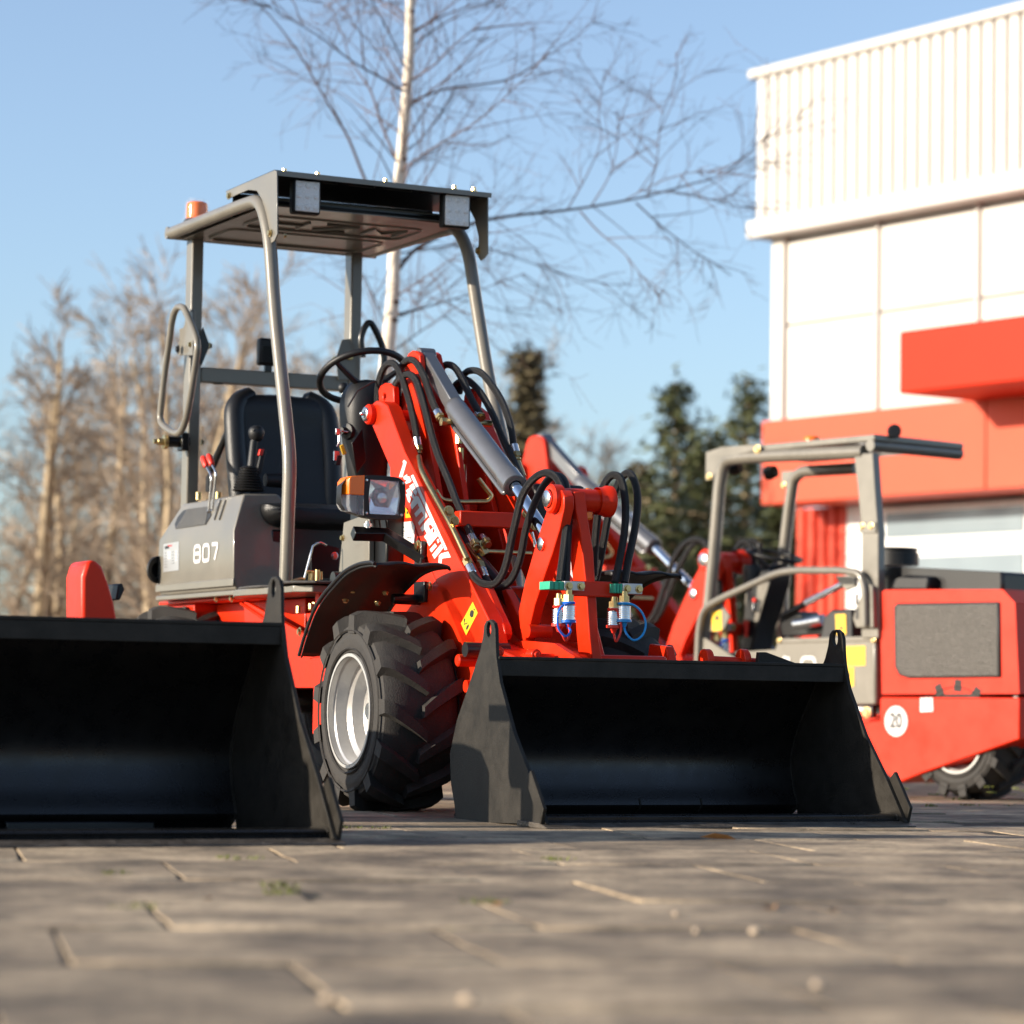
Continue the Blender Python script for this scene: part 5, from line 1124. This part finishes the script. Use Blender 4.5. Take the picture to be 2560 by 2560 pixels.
n = 5; pw = (ru1-ru0)/n
for i in range(n):
    m = M(); a = ru0 + i*pw; m.prism([V((a,.5,GZ3)),V((a+pw*.18,.44,GZ3)),V((a+pw*.72,.44,GZ3)),V((a+pw*.9,.5,GZ3)),V((a+pw,.5,GZ3)),V((a+pw,.6,GZ3)),V((a,.6,GZ3))], (0,0,zbb-GZ3)); mk('red_cladding', m, WALLR, BD, smooth=0)
bb3('lower_wall', (ru0,.6,GZ3), (W,7,zbb), WALLW)
bb3('door_jamb', (ru1,.42,GZ3), (ru1+.28,.6,zbb), WINF, .01)
wz = lambda y: F3.Vv('F', 2250, y, .5).z
u = ru1 + .45
while u < W-2.2:
    e = bb3('window', (u,.46,wz(1700)), (u+2.1,.6,wz(1270)), WINF, .01)
    bb3('pane', (u+.1,.445,wz(1345)), (u+2.0,.458,wz(1283)), PANE, parent=e); bb3('pane', (u+.1,.445,wz(1480)), (u+2.0,.458,wz(1395)), PANE, parent=e); u += 2.3
su0 = F3.Vv('F', 2247, 900, -1.2).x
SG = tag(bb3('red_sign_box', (su0,-1.2,F3.Vv('F',2250,985,-1.2).z), (su0+2.6,-.0,F3.Vv('F',2250,828,-1.2).z), SIGNR, .02, parent=None), 'plain red box sign projecting from the white wall above the red band', 'sign'); SG.location = F3.O; SG.rotation_euler = (0,0,F3.th)
# ================================================================== trees
def grow(m, p, d, L, r, lev, rg_, spread=.55, nseg=4, kids=(3,5), seg=3, droop=0., shrink=.62, lift=.0, minr=.004):
    pts = [p]; q = p.copy(); dd = d.normalized()
    for i in range(nseg):
        dd = (dd + V((rg_.gauss(0,.11), rg_.gauss(0,.11), rg_.gauss(0,.08) + lift - droop))).normalized(); q = q + dd*(L/nseg); pts.append(q.copy())
    rr = [max(minr*.6, r*(1-.75*i/nseg)) for i in range(nseg+1)]
    m.tube(pts, rr, seg if lev < 2 else max(seg, 5), cap=False)
    if lev <= 0: return
    for _ in range(rg_.randint(*kids)):
        t = rg_.uniform(.25, 1.0); i = min(int(t*nseg), nseg-1); b = pts[i].lerp(pts[i+1], t*nseg-i)
        ax_ = (pts[i+1]-pts[i]).normalized(); o = ax_.orthogonal(); o.rotate(Matrix.Rotation(rg_.uniform(0,6.283), 3, ax_))
        nd = (ax_*math.cos(spread) + o*math.sin(spread)*rg_.uniform(.7,1.25)).normalized()
        grow(m, b, nd, L*shrink*rg_.uniform(.7,1.15), max(minr, rr[i]*.6), lev-1, rg_, spread, nseg, kids, seg, droop, shrink, lift, minr)
# ---- birch
rb = random.Random(21); DB = 17.5
BT = empty('birch_tree', (0,0,0), 0, 'slender white-barked birch with bare reddish twigs behind the loader canopy', 'tree')
def bp(c, x, y, dd=0.): return at_depth(px(c, x, y), DB + dd)
tr = [bp('F',*q_) for q_ in ((1042,-260),(1036,-120),(1026,0),(1024,122),(1016,244),(1006,366),(1000,440),(986,630),(983,733),(974,830),(958,1000),(945,1250),(935,1500))]
base = tr[-1].copy(); base.z = -.13; base.x -= .06; tr.append(base); tr = catmull(tr[::-1], 4)
m = M(); n = len(tr); m.tube(tr, [.050*(1-.55*i/n) for i in range(n)], 14); mk('trunk', m, BARKW, BT)
for i in (12, 17, 19, 26, 30, 37, 43, 47):
    c = tr[i]; r_ = .050*(1-.55*i/n); knots = M(); o_ = V((rb.choice((-1,1))*r_*.35,-r_*.35,0)); knots.tube([c + o_ - V((0,0,.018)), c + o_, c + o_ + V((0,0,.02))], [r_*.45,r_*.78,r_*.4], 12); mk('bark_scar', knots, BARKD, BT)
LIMBS = [('Zd', [(1480,1180),(1400,1030),(1340,910),(1260,710),(1190,590),(1120,470),(1010,280),(900,130),(780,0),(700,-90)], 12, -.5), ('Zd', [(1510,830),(1430,640),(1370,460),(1270,310),(1230,180),(1150,0)], 9, .4), ('Zd', [(1545,470),(1430,400),(1280,315),(1100,180),(880,50),(760,-40)], 9, -.9),
 ('Zd', [(1562,90),(1500,40),(1420,0),(1300,-80)], 8, .5), ('Zd', [(1580,165),(1720,90),(1850,40),(1960,-20)], 9, .6), ('Zd', [(1570,420),(1700,330),(1800,230),(1960,100),(2060,0)], 8, -.6),
 ('Ze', [(20,505),(60,490),(220,430),(480,395),(600,345),(700,280),(860,170),(980,60)], 10, .9), ('Ze', [(10,830),(35,800),(200,690),(380,580),(590,390),(720,250)], 9, -1.0),
 ('Ze', [(-20,1320),(80,1200),(250,1110),(430,1060),(600,1035),(800,1015),(1000,985),(1200,945),(1400,890),(1560,840),(1735,690),(1800,610)], 14, .7), ('Ze', [(-15,1430),(120,1340),(300,1215),(430,1120)], 6, -.7), ('Ze', [(-20,1530),(170,1470),(330,1420),(600,1320)], 6, .4),
 ('Ze', [(-10,1225),(250,1185),(430,1200),(600,1260),(850,1340),(1000,1370)], 6, 1.1), ('Ze', [(810,1010),(900,850),(970,680),(960,540),(990,340)], 5, .3), ('Ze', [(920,1000),(1010,850),(1050,690),(1050,540)], 5, -.4), ('Ze', [(1195,945),(1240,780),(1260,580),(1330,380),(1335,250)], 5, .4),
 ('Ze', [(870,1020),(960,1120),(1080,1220),(1180,1350),(1260,1430)], 6, -.3), ('Ze', [(1140,980),(1260,1090),(1400,1200),(1500,1260),(1600,1330)], 6, .5), ('Ze', [(1080,970),(1250,880),(1440,830),(1725,855)], 4, -.5), ('Ze', [(1300,920),(1450,950),(1600,990),(1720,1010)], 4, .3), ('Zd', [(1440,1650),(1380,1500),(1330,1400),(1240,1300)], 6, -.5), ('Zd', [(1500,1610),(1700,1560),(1900,1500)], 7, .5), ('Ze', [(-40,1700),(100,1600),(250,1500),(330,1440)], 6, .8), ('Zd', [(1460,1740),(1350,1640),(1280,1520)], 6, .6)]
crown = M()
for c, pts, wpx, sl_d in LIMBS:
    N = len(pts); P3 = [bp(c, x, y, sl_d*(i/(N-1))**1.2) for i, (x, y) in enumerate(pts)]
    if c in ('Zd','Ze') and N > 3: P3 = catmull(P3, 4)
    N = len(P3); r0_ = wpx*.5*.75*DB/FPX
    lm_ = M(); lm_.tube(P3, [max(.0028, r0_*(1-.8*i/(N-1))) for i in range(N)], 7); mk('limb', lm_, BARKD, BT)
    Lt = sum((P3[i+1]-P3[i]).length for i in range(N-1))
    for _ in range(int(Lt*6) + 2):
        i = rb.randrange(int(N*.12), N-1); ax_ = (P3[i+1]-P3[i]).normalized(); o = ax_.orthogonal(); o.rotate(Matrix.Rotation(rb.uniform(0,6.283), 3, ax_))
        grow(crown, P3[i].lerp(P3[i+1], rb.random()), ax_*.75 + o*.6, rb.uniform(.3,.75)*(1.15-.5*i/N), .0036, 2, rb, .5, 4, (2,3), 3, .03, .62, .0, .0016)
for i in range(int(n*.45), n-1):
    for _ in range(1):
        a = rb.uniform(0,6.283); grow(crown, tr[i].copy(), V((math.cos(a), math.sin(a), .75)), rb.uniform(.5,1.1), .006, 2, rb, .5, 4, (2,4), 3, .02, .62, .0, .0024)
mk('crown', crown, BARKD, BT, smooth=0, fixn=False)
# ---- bare brown trees far behind
def bare_tree(seed, H):
    r_ = random.Random(seed); t = M(); c = M(); p = V((0,0,0)); stems = r_.randint(3,5)
    for s in range(stems):
        a = r_.uniform(0,6.283); d = V((math.cos(a)*.16, math.sin(a)*.16, 1)); pts = [V((math.cos(a)*.12, math.sin(a)*.12, -.1))]; q_ = pts[0].copy()
        h = H*r_.uniform(.75,1)
        for i in range(10): d = (d + V((r_.gauss(0,.06), r_.gauss(0,.06), .05))).normalized(); q_ = q_ + d*(h/10); pts.append(q_.copy())
        t.tube(pts, [.085*(1-.9*i/10)+.006 for i in range(11)], 7)
        for i in range(1, 11):
            for _ in range(3):
                a2 = r_.uniform(0,6.283); grow(c, pts[i].copy(), V((math.cos(a2)*.8, math.sin(a2)*.8, 1.0)), h*.21*r_.uniform(.6,1.2)*(1.15-.06*i), .018*(1.1-.08*i), 2, r_, .55, 3, (3,5), 3, .0, .66, .03, .0068)
    return t, c
protos = []
for s, H in ((1,4.6),(2,5.2),(3,4.2)):
    t, c = bare_tree(s, H); e = empty('bare_tree', (0,0,0)); mk('trunk', t, BARKB, e); mk('crown', c, TWIG, e, smooth=0, fixn=False); protos.append(e)
SPOTS = [(395,29,0,1.0,'bare brown tree at the far left behind the grab handle'),(300,31,1,1.05,'bare brown tree touching the left picture edge'),(100,31,2,1.15,'bare brown tree outside the left picture edge'),(520,34,1,.95,'bare brown tree seen between the left canopy posts'),
 (640,36,2,1.1,'bare brown tree behind the driver seat'),(830,38,0,1.1,'thin bare tree behind the steering wheel'),(1080,37,1,1.0,'thin bare tree between birch trunk and right canopy post'),(1230,40,2,1.05,'bare brown tree behind the pointed spruce'),(1420,38,0,.85,'bare brown shrub tree right of the pointed spruce'),
 (1510,38,1,.85,'bare brown tree over the looped hoses'),(1600,40,2,.95,'bare tree before the dense evergreens'),(-40,36,0,.9,'bare tree beyond the left border'),(200,40,1,1.0,'tall bare tree behind the left row'),(460,36,2,1.3,'slim bare tree behind the left rear post'),(730,40,1,1.1,'far bare tree behind the cab')]
used = set(); rt = random.Random(8)
for x, d, k_, s, l in SPOTS:
    e = protos[k_] if k_ not in used else copy_tree(protos[k_]); used.add(k_)
    w = at_depth((x,1700), d); e.location = (w.x, w.y, -.14); e.rotation_euler = (0,0,rt.uniform(0,6.283)); e.scale = (s,s,s); tag(e, l, 'tree', 'bare trees behind the yard')
# ---- evergreens
def needles(m, p, n, s, r_):
    for _ in range(n):
        d = V((r_.gauss(0,1), r_.gauss(0,1), r_.gauss(0,.6))).normalized(); o = d.orthogonal().normalized()*s*.22; c = p + V((r_.gauss(0,s*.6), r_.gauss(0,s*.6), r_.gauss(0,s*.4)))
        m.add([c-o, c+o, c+d*s], [(0,1,2)])
def spruce(name, x, ytop, d, wid, label, mt, seed, dens=1.0, irregular=.25):
    r_ = random.Random(seed); top = at_depth((x, ytop), d); H = top.z + .14; e = empty(name, (top.x, top.y, -.14), 0, label, 'tree', 'evergreen trees behind the yard')
    t = M(); t.tube([V((0,0,0)), V((0,0,H*.5)), V((0,0,H))], [.12*H/5,.07*H/5,.008], 8); 
    c = M(); nb = int(26*H*dens)
    for i in range(nb):
        f = (i/nb)**.85; z = H*(.06 + .93*f); R_ = wid*(1-f)**1.15*1.2*r_.uniform(1-irregular*1.6, 1+irregular); a = i*2.4 + r_.uniform(-.3,.3)
        dv = V((math.cos(a), math.sin(a), r_.uniform(-.15,.25))); tip = V((0,0,z)) + dv*R_
        t.tube([V((0,0,z)), V((0,0,z)).lerp(tip,.6) - V((0,0,.04*R_)), tip], [.02,.012,.004], 4, cap=False)
        k2 = max(3, int(R_/.13))
        for j in range(k2):
            q_ = V((0,0,z)).lerp(tip, (j+.6)/k2); sd_ = .25*R_*(1-(j/k2))+.08; needles(c, q_ + V((r_.gauss(0,sd_*.5), r_.gauss(0,sd_*.5), r_.gauss(0,.06))), int(16*dens), .15, r_)
    mk('trunk', t, BARKB, e); mk('crown', c, mt, e, smooth=0, fixn=False)
spruce('spruce_tree', 1322, 868, 34, .72, 'pointed brownish spruce beside the right canopy post', NEEDLE2, 4, .75, .5)
spruce('spruce_tree', 1690, 955, 36, 2.1, 'dark evergreen tree left of the pair beside the building', NEEDLE, 5, .62, .6)
spruce('spruce_tree', 1868, 950, 38, 2.3, 'dark evergreen tree right against the white building corner', NEEDLE, 6, .62, .6)
spruce('spruce_tree', 1770, 1090, 35, 2.0, 'lower evergreen between the two tall dark evergreens', NEEDLE, 9, .65, .6)
spruce('spruce_tree', 1600, 1160, 37, 1.7, 'small olive evergreen behind the looped hoses', NEEDLE2, 10, .65, .6)
spruce('spruce_tree', 1960, 1240, 36, 1.2, 'evergreen under the red band beside the ribbed red wall', NEEDLE, 12, .8, .5)
